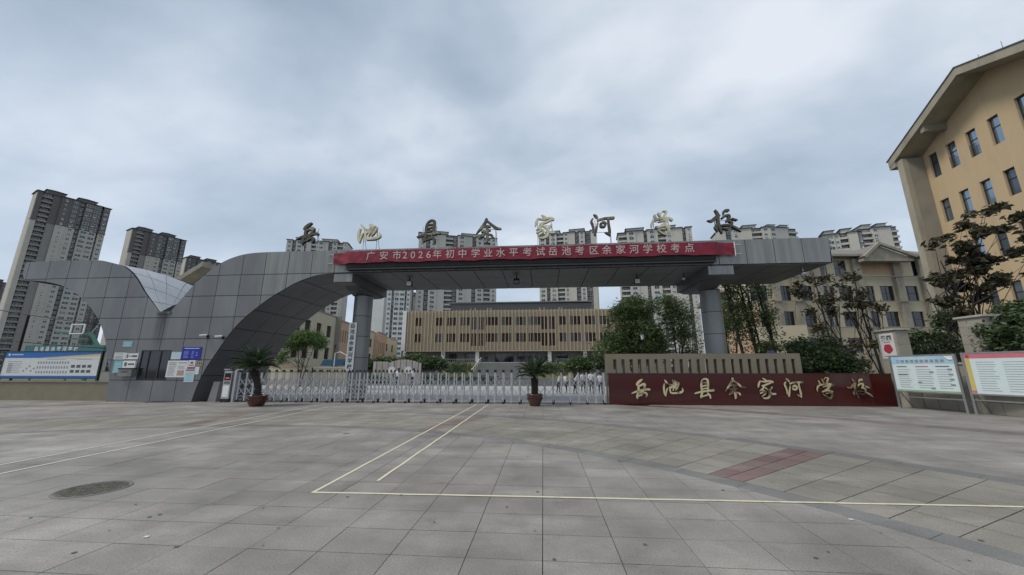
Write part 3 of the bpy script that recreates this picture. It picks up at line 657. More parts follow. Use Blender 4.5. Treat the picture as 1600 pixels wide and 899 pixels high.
# ------------------------------------------------------------------ brush characters (strokes in local units of 0.1 photo pixel)
G = {
 '岳': ((262, 350), [([(265, 165), (215, 200), (160, 250), (145, 285)], [30, 55, 55, 35]), ([(185, 290), (178, 335), (175, 385)], [45, 50, 45]), ([(200, 300), (290, 262), (315, 290), (290, 370)], [35, 55, 50, 40]), ([(25, 458), (120, 420), (250, 388), (340, 370), (405, 374)], [18, 40, 50, 40, 45]), ([(270, 385), (225, 490)], [45, 50]), ([(165, 440), (135, 515), (140, 560)], [40, 50, 30]), ([(140, 520), (230, 480), (310, 440), (335, 480), (320, 530)], [35, 35, 42, 45, 30]), ([(205, 395), (200, 440)], [30, 35])]),
 '池': ((1180, 350), [([(1010, 172), (1040, 215), (1072, 252)], [12, 42, 30]), ([(1003, 258), (985, 330), (988, 450), (1012, 510)], [32, 40, 38, 22]), ([(1008, 505), (1040, 385), (1072, 340)], [25, 32, 12]), ([(1098, 268), (1150, 280), (1195, 295)], [24, 34, 38]), ([(1112, 310), (1108, 400), (1132, 445), (1230, 446), (1330, 430), (1372, 390), (1357, 335)], [32, 36, 36, 40, 48, 36, 6]), ([(1125, 340), (1175, 300), (1225, 270), (1285, 235), (1282, 280), (1250, 350), (1215, 395)], [34, 38, 42, 50, 48, 38, 16]), ([(1180, 188), (1198, 240), (1188, 330), (1165, 400)], [38, 44, 40, 14]), ([(1215, 190), (1238, 260), (1218, 340)], [30, 34, 26])]),
 '县': ((300, 310), [([(268, 150), (330, 118), (388, 130)], [22, 40, 42]), ([(262, 178), (250, 250), (250, 350)], [38, 46, 42]), ([(388, 130), (388, 200), (376, 350)], [44, 50, 42]), ([(262, 198), (352, 190)], [34, 30]), ([(262, 270), (355, 245)], [26, 30]), ([(262, 325), (360, 305)], [26, 28]), ([(103, 415), (200, 388), (330, 366), (490, 350)], [30, 38, 38, 46]), ([(262, 372), (228, 450), (213, 498)], [34, 44, 40]), ([(215, 482), (300, 458), (385, 435)], [38, 28, 40]), ([(352, 400), (395, 450), (402, 510)], [25, 44, 30])]),
 '余': ((1215, 300), [([(1182, 92), (1150, 170), (1060, 290), (1008, 352)], [42, 46, 36, 8]), ([(1192, 130), (1270, 200), (1350, 262), (1428, 275)], [34, 42, 48, 28]), ([(1128, 238), (1190, 226), (1242, 236)], [24, 46, 30]), ([(1190, 226), (1196, 350), (1196, 470), (1184, 505)], [46, 52, 46, 16]), ([(1098, 322), (1170, 302), (1245, 300)], [22, 36, 30]), ([(1160, 340), (1090, 400), (1066, 432)], [34, 40, 14]), ([(1210, 368), (1270, 390), (1292, 422)], [20, 40, 36]), ([(1150, 365), (1108, 405)], [26, 30])]),
 '家': ((310, 340), [([(262, 132), (310, 165), (342, 192)], [12, 36, 30]), ([(202, 196), (168, 270), (154, 325)], [30, 42, 16]), ([(202, 196), (300, 205), (400, 190), (458, 215)], [24, 36, 32, 48]), ([(235, 292), (330, 262), (425, 220)], [32, 38, 30]), ([(270, 300), (230, 360), (172, 392)], [38, 30, 16]), ([(208, 358), (260, 395), (292, 428), (220, 495)], [32, 40, 32, 14]), ([(178, 442), (242, 410)], [30, 30]), ([(285, 325), (350, 380), (368, 440), (330, 520), (250, 542), (208, 520)], [26, 46, 48, 44, 30, 8]), ([(424, 318), (382, 365), (358, 405)], [36, 34, 20]), ([(358, 400), (410, 450), (475, 450)], [28, 38, 34]), ([(200, 500), (285, 440)], [18, 24])]),
 '河': ((1220, 310), [([(1080, 126), (1112, 155), (1138, 188)], [16, 46, 30]), ([(1062, 200), (1036, 245), (1052, 300), (1066, 380), (1058, 435)], [28, 36, 38, 32, 24]), ([(1085, 478), (1112, 385), (1142, 265)], [44, 38, 16]), ([(1142, 228), (1260, 200), (1405, 196)], [34, 36, 44]), ([(1312, 200), (1316, 300), (1326, 420), (1326, 505)], [34, 36, 42, 24]), ([(1326, 495), (1290, 470), (1246, 448)], [24, 32, 8]), ([(1185, 300), (1228, 268), (1264, 292), (1246, 342), (1192, 342), (1182, 305)], [38, 40, 40, 38, 40, 36])]),
 '学': ((340, 330), [([(238, 195), (262, 275)], [36, 38]), ([(300, 160), (330, 225)], [34, 32]), ([(432, 145), (402, 200), (368, 245)], [34, 38, 32]), ([(342, 172), (372, 130), (425, 132)], [12, 14, 26]), ([(208, 298), (180, 350), (178, 405)], [40, 30, 12]), ([(215, 290), (330, 258), (450, 254), (512, 288)], [20, 38, 36, 42]), ([(300, 312), (390, 290), (442, 290)], [22, 36, 42]), ([(442, 290), (380, 350), (325, 372)], [40, 36, 18]), ([(265, 412), (380, 382), (462, 410)], [28, 38, 38]), ([(388, 368), (440, 450), (426, 510), (398, 548)], [34, 46, 42, 22]), ([(400, 545), (330, 510), (272, 458)], [26, 30, 12]), ([(330, 442), (385, 438)], [20, 22])]),
 '校': ((1310, 310), [([(1062, 285), (1130, 292), (1200, 232), (1262, 205)], [10, 52, 46, 28]), ([(1203, 112), (1235, 190), (1226, 300), (1240, 420), (1266, 512)], [28, 46, 46, 42, 20]), ([(1218, 330), (1180, 400), (1192, 455)], [18, 46, 28]), ([(1404, 122), (1345, 130), (1322, 195)], [46, 38, 8]), ([(1298, 250), (1340, 216), (1402, 210), (1396, 262), (1358, 312)], [38, 36, 42, 46, 28]), ([(1446, 266), (1515, 294)], [26, 28]), ([(1388, 298), (1432, 332), (1420, 392)], [38, 42, 30]), ([(1256, 376), (1340, 370), (1425, 380)], [22, 32, 28]), ([(1418, 385), (1500, 440), (1558, 488)], [30, 38, 14]), ([(1276, 424), (1350, 442), (1402, 410)], [20, 28, 22])]),
}
def glyph(ch, sx, depth, mb=None):
    (cx, cy), S = G[ch]; mb = mb or MB()
    for si, (pts, ws) in enumerate(S):
        P = smoothline([(x, y, w_) for (x, y), w_ in zip(pts, ws)], 4); n = len(P); Lp, Rp = [], []
        for i, (x, y, w_) in enumerate(P):
            a, c = P[max(i-1, 0)], P[min(i+1, n-1)]; d = Vector((c[0]-a[0], c[1]-a[1])); d.normalize(); q = Vector((-d.y, d.x))*w_/2
            Lp.append((x+q.x, y+q.y)); Rp.append((x-q.x, y-q.y))
        def cap(i, j):
            x, y, w_ = P[i]; d = Vector((P[i][0]-P[j][0], P[i][1]-P[j][1])).normalized(); q = Vector((-d.y, d.x)); r = w_/2
            return [(x+q.x*r*math.cos(t)+d.x*r*math.sin(t)*.8, y+q.y*r*math.cos(t)+d.y*r*math.sin(t)*.8) for t in (math.pi/4, math.pi/2, 3*math.pi/4)]
        off = -.0035*si; T = lambda p: ((p[0]-cx)*sx, (cy-p[1])*sx)
        k = len(mb.v); ring = Lp+[p for p in cap(-1, -2)][::-1]*0
        quads = [(Lp[i], Rp[i], Rp[i+1], Lp[i+1]) for i in range(n-1)]
        # front strip
        for yy, rev in ((off, False), (depth, True)):
            for q in quads:
                pts_ = [(T(p)[0], yy, T(p)[1]) for p in q]; mb.face(pts_[::-1] if rev else pts_, 0)
        e1 = cap(-1, -2); e0 = cap(0, 1)
        for yy in (off, depth):
            mb.face([(T(p)[0], yy, T(p)[1]) for p in [Rp[-1]]+e1[::-1]+[Lp[-1]]] if False else [(T(p)[0], yy, T(p)[1]) for p in [Lp[-1]]+e1+[Rp[-1]]], 0)
            mb.face([(T(p)[0], yy, T(p)[1]) for p in [Rp[0]]+e0+[Lp[0]]], 0)
        loop = Lp+e1+Rp[::-1]+e0
        for i in range(len(loop)):
            a, c = T(loop[i]), T(loop[(i+1) % len(loop)]); mb.face([(a[0], off, a[1]), (c[0], off, c[1]), (c[0], depth, c[1]), (a[0], depth, a[1])], 1)
    return mb
RX = [(484, 364), (577, 365), (670, 361), (763, 360), (851, 354), (942, 351), (1034, 348), (1131, 346)]
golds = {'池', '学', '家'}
ordn = ['leftmost', 'second from left', 'third from left', 'fourth from left', 'fourth from right', 'third from right', 'second from right', 'rightmost']
M_gl = mat('gold_reflection_face', (.62, .55, .36), .35, .75, c2=(.30, .27, .20), scale=.9, ramp=(.5, .62), var=.12)
M_gd = mat('dark_reflection_face', (.105, .092, .07), .30, .8, c2=(.46, .40, .25), scale=1.1, ramp=(.55, .66), var=.1)  # both letter faces carry bright and dark metal reflections painted into the colour
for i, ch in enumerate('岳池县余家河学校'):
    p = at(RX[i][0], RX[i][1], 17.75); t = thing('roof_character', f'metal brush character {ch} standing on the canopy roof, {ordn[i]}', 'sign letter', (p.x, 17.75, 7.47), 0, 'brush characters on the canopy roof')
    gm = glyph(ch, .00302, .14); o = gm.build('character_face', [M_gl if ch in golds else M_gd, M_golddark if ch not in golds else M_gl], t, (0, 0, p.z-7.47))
    f = MB(); h = p.z-7.47
    for xx in (-.36, .36): f.bar((xx, .17, 0), (xx, .17, h+.3), .028); f.bar((xx+.10, .45, 0), (xx+.02, .17, h), .022)
    for zz_ in (max(.12, h-.35), h+.1): f.bar((-.36, .172, zz_), (.36, .172, zz_), .024)
    f.build('support_frame', M_steel, t)

# ------------------------------------------------------------------ red name wall, slotted wall
rw_ = thing('name_wall', 'low polished dark red granite wall with gold brush characters right of the gate', 'sign wall', (0, 0, 0))
nsl = 9; RX0, RX1 = 2.95, 14.86
for i in range(nsl):
    a, c = RX0+(RX1-RX0)*i/nsl+.003, RX0+(RX1-RX0)*(i+1)/nsl-.003
    for z0, z1 in ((.0, .672), (.678, 1.33)): MB().box(a, c, 17.6, 17.63, z0, z1).build('granite_slab', M_redwall, rw_)
MB().box(RX0, RX1, 17.632, 18.0, 0, 1.325).build('backing', M_redwall, rw_); MB().box(RX0-.02, RX1+.02, 17.585, 18.03, 1.332, 1.37).build('coping', M_redwall, rw_)
wx = [(1004, 607), (1052, 607), (1100, 607), (1149, 607.5), (1197, 607), (1241, 606), (1289, 606), (1342, 607)]
for i, ch in enumerate('岳池县余家河学校'):
    p = at(wx[i][0], wx[i][1], 17.57); gm = glyph(ch, .00208 if ch != '校' else .0019, .03)
    gm.build('gold_character', [M_goldw, M_golddark], rw_, (p.x, 17.565, p.z))
sw = thing('slotted_wall', 'tan rendered wall with a row of tall narrow slots above the red granite wall', 'wall', (0, 0, 0))
b = MB(); x0, x1 = 2.95, 11.62; ops = []; n = 22
for k in range(n):
    c = x0+.42+k*(x1-x0-.75)/(n-1); ops.append((c-.075, c+.075, 1.36, 2.0))
wallgrid(b, x0, x1, 0, 2.25, ops, y=18.1, rec=.3); wallgrid(b, x0, x1, 0, 2.25, ops, y=18.4, rec=0)
b.face([(x0, 18.1, 0), (x0, 18.4, 0), (x0, 18.4, 2.25), (x0, 18.1, 2.25)]); b.face([(x1, 18.1, 0), (x1, 18.4, 0), (x1, 18.4, 2.25), (x1, 18.1, 2.25)]); b.face([(x0, 18.1, 2.25), (x1, 18.1, 2.25), (x1, 18.4, 2.25), (x0, 18.4, 2.25)])
b.build('wall', M_tanwall, sw)

# ------------------------------------------------------------------ retractable gate
rg = thing('retractable_gate', 'silver folding gate of many thin posts and crossed bars closing the entrance', 'gate', (0, 17.5, 0))
GX0, GX1, NP = -14.75, 2.72, 47
pm = MB().box(-.032, .032, -.022, .022, .06, 1.40).mesh('post', M_gate)
pmb = MB().box(-.026, .026, -.018, .018, .12, 1.38).mesh('post', M_gate)
capm = MB().box(-.05, .05, -.03, .45, 1.402, 1.43).box(-.035, .035, -.05, -.0, 1.435, 1.52).box(-.03, .03, .4, .45, 1.435, 1.52).mesh('cap', M_rubber)
dx = (GX1-GX0)/(NP-1)
wheelm = MB(); wheelm.tube([(-.0, -.03, .05), (0, .03, .05)], .05, 12); wheelm.box(-.05, .05, -.02, .02, .09, .17); wheelm = wheelm.mesh('wheel', M_rubber)
def crossm(y, n):
    b = MB()
    return b
upm = MB().bar((0, -.008, .30), (dx, -.008, .72), .06, .014).mesh('cross_bar', M_bar); dnm = MB().bar((0, .008, .72), (dx, .008, .30), .06, .014).mesh('cross_bar', M_bar)
backb = MB()
for k in range(NP):
    x = GX0+k*dx
    link('post', pm, rg, (x, 0, 0)); link('rear_post', pmb, rg, (x+.02, .4, 0)); link('cap', capm, rg, (x, 0, 0))
    if k % 2 == 0:
        link('wheel', wheelm, rg, (x, 0, 0)); link('wheel', wheelm, rg, (x+.03, .4, 0))
    if k < NP-1:
        for z in (.0, .42): link('cross_bar', upm, rg, (x, 0, z)); link('cross_bar', dnm, rg, (x, 0, z))
        link('cross_bar', upm, rg, (x, 0, -.0)).scale = (1, 1, 1)
        for z in (0, .42): backb.bar((x, .4, .3+z), (x+dx, .4, .72+z), .03, .01); backb.bar((x, .41, .72+z), (x+dx, .41, .3+z), .03, .01)
        # low curved hoop between neighbouring feet
        pts = [(x+dx*(.5-.5*math.cos(math.pi*q/6)), .0, .12+.18*math.sin(math.pi*q/6)) for q in range(7)]
        backb.tube(pts, .018, 4); backb.tube([(a[0], .4, a[2]) for a in pts], .013, 4)
for o in [c for c in KIDS(rg) if c.name.startswith('cross_bar')][4::5]: bpy.data.objects.remove(o)   # drop the doubled bars
backb.build('rear_lattice', M_bar, rg)['kind'] = 'stuff'
hd = thing('gate_motor', 'upright grey control cabinet with a red display at the left end of the folding gate', 'gate motor', (-15.25, 17.35, 0))
MB().box(-.2, .2, 0, .5, .16, 1.46).build('cabinet', M_steel, hd); MB().box(-.24, .24, -.03, .55, .05, .155).build('chassis', M_rubber, hd)
MB().box(-.16, .16, -.008, -.001, 1.02, 1.36).build('screen', M_black, hd); MB().box(-.09, .10, -.013, -.009, 1.10, 1.15).build('led_digits', M_led, hd)
MB().box(-.15, .15, -.008, -.001, .85, .97).build('control_panel', M_strip, hd); MB().box(-.15, .15, -.010, -.001, .25, .78).build('white_sheet', M_white, hd)
for x in (-.14, .14): MB().tube([(x, -.02, .05), (x, .04, .05)], .05, 12).build('wheel', M_rubber, hd)
for x in (-.09, .55): MB().box(x-.15, x+.15, -.02, .1, 1.50, 1.56).build('lamp_cap', M_steel, hd)
for x, lab in ((-14.97, 'tall grey guide post beside the gate control cabinet'),): tag(MB().box(x+.0, x+.12, 17.4, 17.55, 0, 1.50).build('guide_post', M_gate), lab, 'post')
gs = thing('stone_block', 'upright grey concrete slab at the foot of the right arch', 'concrete slab', (-15.95, 17.5, 0)); MB().prism([(-.3, 0), (.12, 0), (.2, .95), (-.12, .95)], 0, .3).build('slab', M_court2, gs)

# ------------------------------------------------------------------ sago palms in pots
def frond_mesh(L, curve, seed, n=34):
    r = np.random.default_rng(seed); V = []; F = []; tint = []
    pts = []
    for i in range(n+1):
        t = i/n; a = R(66)-curve*t**1.25; pts.append((a, t))
    x = z = 0; P = []
    for i, (a, t) in enumerate(pts):
        P.append(Vector((x, 0, z))); x += math.cos(a)*L/n; z += math.sin(a)*L/n
    for i in range(n):        # rachis
        w0 = .008*(1-i/n)+.002; k = len(V); V += [P[i]+Vector((0, -w0, 0)), P[i]+Vector((0, w0, 0)), P[i+1]+Vector((0, w0, 0)), P[i+1]+Vector((0, -w0, 0))]; F.append((k, k+1, k+2, k+3)); tint += [.8]*4
        t = i/n
        if t < .12: continue
        ll = L*.20*math.sin(math.pi*min(1, .18+t*.86))**.7+.02; d = (P[i+1]-P[i]).normalized(); up_ = Vector((-d.z, 0, d.x))
        for sgn in (-1, 1):
            dirv = (Vector((0, sgn, 0))*.86+d*.62+up_*.34).normalized(); wv = d*.0085; b0 = P[i]; e_ = b0+dirv*ll*(1+r.uniform(-.08, .08)); m_ = b0+dirv*ll*.5+up_*.01
            k = len(V); V += [b0-wv, b0+wv, m_+wv*.9, e_+Vector((0, 0, -.02)), m_-wv*.9]; F.append((k, k+1, k+2, k+3, k+4)); tint += [float(r.random())]*5
    me = bpy.data.meshes.new('frond'); me.from_pydata([tuple(v) for v in V], [], F); me.materials.append(M_leafP)
    a_ = me.attributes.new('tint', 'FLOAT', 'POINT'); a_.data.foreach_set('value', np.array(tint, np.float32)); return me
def palm(label, x, y, L, trunk, rp, hp, pm, seed, nf=58):
    t = thing('potted_palm', label, 'potted palm', (x, y, 0)); r = random.Random(seed)
    po = MB().lathe([(.01, 0), (rp*.62, 0), (rp*.68, .02), (rp*.95, hp*.55), (rp, hp*.86), (rp*1.06, hp*.92), (rp*1.06, hp), (rp*.93, hp), (rp*.9, hp*.8)], 28).build('pot', pm, t, smooth=True)
    b = MB()
    for k in range(10):
        a = k*math.tau/10; rr = rp*.985; b.tube([(rr*math.cos(a+q), rr*math.sin(a+q), hp*.62+.05*math.sin(q*22)) for q in np.linspace(-.2, .2, 6)], .010, 5)
    b.build('relief', M_pot2 if pm is M_pot else M_pot, po)
    MB().lathe([(.01, hp*.9), (rp*.93, hp*.88)], 20).build('soil', M_woodd, t)
    tp = [Vector((0, 0, hp*.85))]+[Vector(q) for q in trunk]; sm = smoothline([(*q, 1) for q in tp], 5)
    b = MB(); n = len(sm); b.tube([q[:3] for q in sm], [(.115+.018*(i % 2)) for i in range(n)], 12)
    for i in range(n):
        for j in range(9):
            a = j*math.tau/9+i*.35; p = Vector(sm[i][:3]); q = p+Vector((math.cos(a)*.12, math.sin(a)*.12, 0)); b.bar(q, q+Vector((math.cos(a)*.035, math.sin(a)*.035, .05)), .03)
    b.build('trunk', M_woodd, t)
    top = Vector(trunk[-1]); ms = [frond_mesh(L, R(c), 100+i) for i, c in enumerate((30, 50, 72, 92))]
    for k in range(nf):
        f = k/nf; me = ms[min(3, int(f*4))]; az = k*2.39996+r.uniform(-.15, .15); o = bpy.data.objects.new('frond', me); col.objects.link(o); o.parent = t
        o.location = top+Vector((0, 0, .05*(1-f))); o.rotation_euler = (r.uniform(-.08, .08), R(-14+48*f*f+r.uniform(-5, 5)), az); s = r.uniform(.85, 1.08)*(.8 if f < .12 else 1); o.scale = (s, s, s)
    return t
palm('potted sago palm with a leaning trunk in a glossy red brown pot, nearer the gatehouse', -12.25, 15.65, 1.25, [(-.06, 0, .85), (-.24, .0, 1.25), (-.33, 0, 1.45)], .40, .46, M_pot, 3, 66)
pl2 = palm('potted sago palm with a short upright trunk in a matt brown pot before the gate', -.37, 16.75, 1.12, [(0, 0, .7), (0, 0, .98), (0, 0, 1.12)], .33, .50, M_pot2, 5, 60)
# ------------------------------------------------------------------ trees and hedges
def leaves(name, m, blobs, size, seed, parent=None, elong=2.0, clump=18, cr=.25, flat=.0):
    r = np.random.default_rng(seed); C = []
    for (cx, cy, cz, rx, ry, rz, n) in blobs:
        k = max(1, n//clump); d = r.normal(size=(k, 3)); d /= np.linalg.norm(d, axis=1)[:, None]; ph = r.random((4, 3))*6.28; fq = r.uniform(2, 5, (4, 3)); bump = sum(np.sin(d*fq[q]+ph[q]).sum(1) for q in range(4))/6; rad = r.random(k)**.40*(1+.38*bump)
        c = d*rad[:, None]*np.array([rx, ry, rz])+np.array([cx, cy, cz]); tn = r.random(k)
        p = np.repeat(c, clump, 0)+r.normal(size=(k*clump, 3))*cr*np.array([1, 1, .7]); C.append(np.c_[p, np.repeat(tn, clump)])
    C = np.concatenate(C); n = len(C); P = C[:, :3]
    a = r.normal(size=(n, 3)); a[:, 2] *= .6; a /= np.linalg.norm(a, axis=1)[:, None]; q = r.normal(size=(n, 3)); q[:, 2] += flat; b = np.cross(a, q); b /= np.linalg.norm(b, axis=1)[:, None]+1e-9
    s = size*(.6+.8*r.random(n))[:, None]; a = a*s*elong/2; b = b*s/2
    V = np.stack([P-a, P-b*.9+a*.1, P+a, P+b*.9+a*.1], 1).reshape(-1, 3); tint = np.clip(np.repeat(C[:, 3]*.75+r.random(n)*.3, 4), 0, 1)
    me = bpy.data.meshes.new(name); me.vertices.add(4*n); me.vertices.foreach_set('co', V.astype(np.float32).ravel()); me.loops.add(4*n); me.loops.foreach_set('vertex_index', np.arange(4*n, dtype=np.int32))
    me.polygons.add(n); me.polygons.foreach_set('loop_start', np.arange(0, 4*n, 4, dtype=np.int32)); me.polygons.foreach_set('loop_total', np.full(n, 4, np.int32)); me.update(calc_edges=True); me.materials.append(m)
    at_ = me.attributes.new('tint', 'FLOAT', 'POINT'); at_.data.foreach_set('value', tint.astype(np.float32))
    return link(name, me, parent)
def tree(label, base, height, trunks, blobs, m, size, seed, bark=M_wood, r0=.12, name='tree', cat='tree', group=None, elong=2., cr=.25, clump=18, branches=10, flat=0.):
    r = random.Random(seed); t = thing(name, label, cat, base, 0, group); b = MB()
    for (dx_, dy_, tx, ty, hz, rr) in trunks:
        P = [(dx_, dy_, -.05), (dx_+(tx-dx_)*.25+r.uniform(-.1, .1), dy_+(ty-dy_)*.25, hz*.3), (dx_+(tx-dx_)*.6+r.uniform(-.15, .15), dy_+(ty-dy_)*.6+r.uniform(-.1, .1), hz*.65), (tx, ty, hz)]
        S = smoothline(P, 4); b.tube(S, [rr*(1-.8*i/(len(S)-1)) for i in range(len(S))], 8)
    b.build('trunk', bark, t); br = MB()
    for k in range(branches):
        dx_, dy_, tx, ty, hz, rr = trunks[k % len(trunks)]; bl = blobs[r.randrange(len(blobs))]; f = r.uniform(.35, .9)
        s = Vector((dx_+(tx-dx_)*f, dy_+(ty-dy_)*f, hz*f)); e_ = Vector((bl[0]+r.uniform(-.5, .5)*bl[3], bl[1]+r.uniform(-.5, .5)*bl[4], bl[2]+r.uniform(-.2, .6)*bl[5])); mid = s.lerp(e_, .5)+Vector((r.uniform(-.2, .2), r.uniform(-.2, .2), r.uniform(0, .3)))
        S = smoothline([tuple(s), tuple(mid), tuple(e_)], 4); br.tube(S, [max(.006, rr*.38*(1-.85*i/(len(S)-1))) for i in range(len(S))], 6)
    br.build('limbs', bark, t); leaves('crown', m, blobs, size, seed, t, elong, clump, cr, flat); return t
# feathery trees behind the slotted wall
p = at(1000, 560, 30); tree('dense dark green feathery tree left of the right canopy column', (p.x, 30, 0), 7, [(0, 0, -.8, 0, 5, .14), (.2, 0, .9, .3, 5.6, .12), (-.2, 0, -2, .2, 4.2, .09)],
     [(-1.9, 0, 3.3, 1.3, 1.2, 1.5, 4300), (-.2, 0, 4.2, 1.8, 1.4, 1.7, 7000), (.2, .3, 6.3, 1.4, 1.2, 1.1, 4200), (-1.3, 0, 5.8, .9, .8, 1.0, 2200), (1.3, 0, 3.4, 1.1, 1.2, 1.3, 4200), (0, 0, 2.6, 2.0, 1.2, .8, 3800)], M_leafA, .078, 21, M_woodd, elong=2.8, cr=.22, branches=22)
p = at(1062, 560, 31); tree('taller sparse yellow green tree just left of the right canopy column', (p.x, 31, 0), 8, [(0, 0, -.4, 0, 5.5, .09), (.1, 0, .5, 0, 6, .08), (-.6, 0, .9, 0, 4.6, .12), (.5, 0, 1.2, 0, 4.8, .07)],
     [(0, 0, 5.6, 1.5, 1.1, 1.4, 3600), (.6, 0, 4.2, 1.3, 1, .9, 1300), (-.5, 0, 6.8, 1.2, 1, .7, 1700), (.9, .2, 2.7, .7, .7, .7, 800)], M_leafA, .075, 22, M_wood, elong=2.6, cr=.26, branches=24)
p = at(1150, 560, 27); tree('bushy green tree crossing the peach wall right of the canopy column', (p.x, 27, 0), 7, [(-.5, 0, -.6, 0, 5, .07), (-.2, 0, .4, 0, 5.2, .08)],
     [(-.8, 0, 5.0, .8, .7, .8, 800), (.1, 0, 4.6, 1.0, .8, .5, 700), (-.9, 0, 3.6, .45, .5, .8, 500), (.4, 0, 5.9, .9, .8, .5, 600), (-1.0, 0, 2.4, .3, .3, .5, 200)], M_leafD, .09, 23, M_wood, elong=2.6, cr=.22, branches=16)
for k, (px, hh, rr, lab) in enumerate(((1168, 8.5, .13, 'straight grey trunked tree, first of the three dark trees right of the column'), (1192, 8, .15, 'forked black trunked tree, middle of the three dark trees right of the column'), (1222, 8.3, .12, 'ivy covered tree trunk, last of the three dark trees right of the column'))):
    p = at(px, 556, 25); tree(lab, (p.x, 25, 0), hh, [(0, 0, -.9, 0, hh, rr), (.05, 0, -.3 if k else -1.2, .2, hh*.95, rr*.6), (0, 0, -1.5+.4*k, .1, hh*.9, rr*.5)] if k == 1 else [(0, 0, -1.1, 0, hh, rr)],
         [(-.3, 0, 3.4, .4, .4, .9, 330), (-.6, 0, 5.0, .6, .6, 1.3, 1000), (-.9, 0, 7.2, .8, .7, 1.2, 1400)]+([(.25, -.2, 2.9, .5, .4, .35, 900)] if k == 1 else []), M_leafB, .075, 30+k, M_woodd, elong=2.2, cr=.2, branches=18, group='dark trees in a row behind the slotted wall')
# magnolia like trees before the cream block
for (px, Y, top, wdt, seed, lab) in ((1300, 24, 415, 1.5, 41, 'dark leaved magnolia before the cream block, left of the two'), (1366, 24, 425, 1.6, 42, 'dark leaved magnolia before the cream block, right of the two')):
    p = at(px, 560, Y); tz = at(px, top, Y).z; bl = []; r = random.Random(seed)
    for k in range(22): f = r.random(); bl.append((r.uniform(-1, 1)*wdt*(1-.45*f)-.35*f*tz*.3, r.uniform(-.8, .8), 1.8+(tz-2.0)*f, .26, .26, .20, 75))
    tree(lab, (p.x+.3, Y, 0), tz, [(0, 0, -.5, 0, tz*.95, .09), (0, 0, .7, 0, tz*.7, .05), (0, 0, -1.1, 0, tz*.65, .05)], bl, M_leafC, .12, seed, M_woodd, elong=2.0, cr=.15, clump=20, branches=34, group='magnolias before the cream block')
p = at(1523, 560, 17.5); bl = []; r = random.Random(9)
for (qx, qy, n_) in ((1545, 326, 3), (1525, 332, 2), (1568, 345, 4), (1530, 352, 3), (1480, 345, 1), (1495, 352, 3), (1478, 368, 2), (1500, 370, 4), (1560, 358, 3), (1455, 380, 2), (1470, 388, 3), (1498, 390, 5), (1520, 400, 6), (1505, 410, 7), (1540, 405, 6), (1558, 398, 3), (1590, 395, 4), (1585, 408, 3), (1460, 440, 6), (1470, 432, 3), (1490, 428, 4), (1500, 445, 5), (1545, 440, 6), (1558, 432, 4), (1585, 432, 2), (1515, 452, 4), (1480, 468, 3), (1530, 465, 4), (1460, 475, 2), (1475, 492, 4), (1445, 470, 1), (1550, 500, 4), (1510, 425, 7), (1488, 405, 3), (1575, 375, 2)):
    q = at(qx+12, qy, 17.5); bl.append((q.x-p.x, r.uniform(-.5, .5), q.z, .20, .22, .14, 30*n_))
tree('dark reddish leaved magnolia rising behind the stone pillar before the ochre building', (p.x, 17.5, 0), 8, [(0, 0, -.35, 0, 6.3, .10), (0, 0, .9, 0, 5.3, .06), (0, 0, -1.2, 0, 5.0, .05), (0, 0, .8, 0, 7.2, .05)], bl, M_leafC, .135, 55, M_woodd, elong=2.0, cr=.12, clump=14, branches=46)
# left tree
p = at(470, 575, 33); tree('small round bright green tree behind the left arch', (p.x, 33, 0), 5, [(0, 0, .3, 0, 3.6, .07), (0, 0, -.5, 0, 3.8, .06), (.1, 0, 1.1, 0, 3.6, .05)],
     [(.2, 0, 4.35, 1.6, 1.2, .65, 6500), (-1.0, 0, 3.7, .8, .8, .5, 1800), (1.4, 0, 3.9, .7, .7, .5, 1500), (-1.9, 0, 2.6, .6, .6, .5, 800)], M_leafD, .075, 61, M_wood, elong=2.6, cr=.18, branches=20)
def hedge(label, blobs, m, seed, size=.08, name='hedge', cat='hedge', cr=.16, stems=4, zb=0):
    c = blobs[0]; t = thing(name, label, cat, (c[0], c[1], 0)); b = MB(); r = random.Random(seed)
    for bl in blobs:
        for k in range(stems): e_ = (bl[0]-c[0]+r.uniform(-.6, .6)*bl[3], bl[1]-c[1]+r.uniform(-.5, .5)*bl[4], bl[2]+r.uniform(-.2, .5)*bl[5]); b.tube([(e_[0]*1+r.uniform(-.1, .1), e_[1], zb), (e_[0]+r.uniform(-.1, .1), e_[1], (zb+e_[2])*.5), e_], [.03, .02, .008], 5)
    b.build('stems', M_woodd, t); leaves('foliage', m, [(x-c[0], y-c[1], z, rx, ry, rz, n) for x, y, z, rx, ry, rz, n in blobs], size, seed, t, 2., 16, cr); return t
hedge('dark tangled hedge behind the right half of the red wall', [(11.9, 19.0, 1.6, .8, .5, .55, 3200), (13.0, 19.2, 1.9, .9, .5, .6, 3600), (14.2, 19.3, 1.7, .9, .5, .6, 3000), (12.6, 19.6, 2.6, .6, .5, .4, 1200), (14.0, 19.8, 2.7, .6, .5, .4, 900)], M_leafH, 71)
def shrub_pts(P_, Y, r_, n_): return [(at(a, c, Y).x, Y+.1*k, at(a, c, Y).z, r_*.9, .6, r_, n_) for k, (a, c) in enumerate(P_)]
hedge('dark shrubs growing over the boundary wall between the two stone pillars', shrub_pts(((1444, 550), (1468, 534), (1480, 556), (1452, 532), (1462, 565), (1500, 500)), 18.3, .42, 1500), M_leafH, 72, name='shrub', cat='shrub')
hedge('green shrubs right of the second stone pillar over the boundary wall', shrub_pts(((1582, 508), (1596, 525), (1584, 540), (1602, 488), (1616, 510), (1600, 548), (1578, 524), (1570, 545)), 15.7, .40, 1400), M_leafH, 73, name='shrub', cat='shrub')
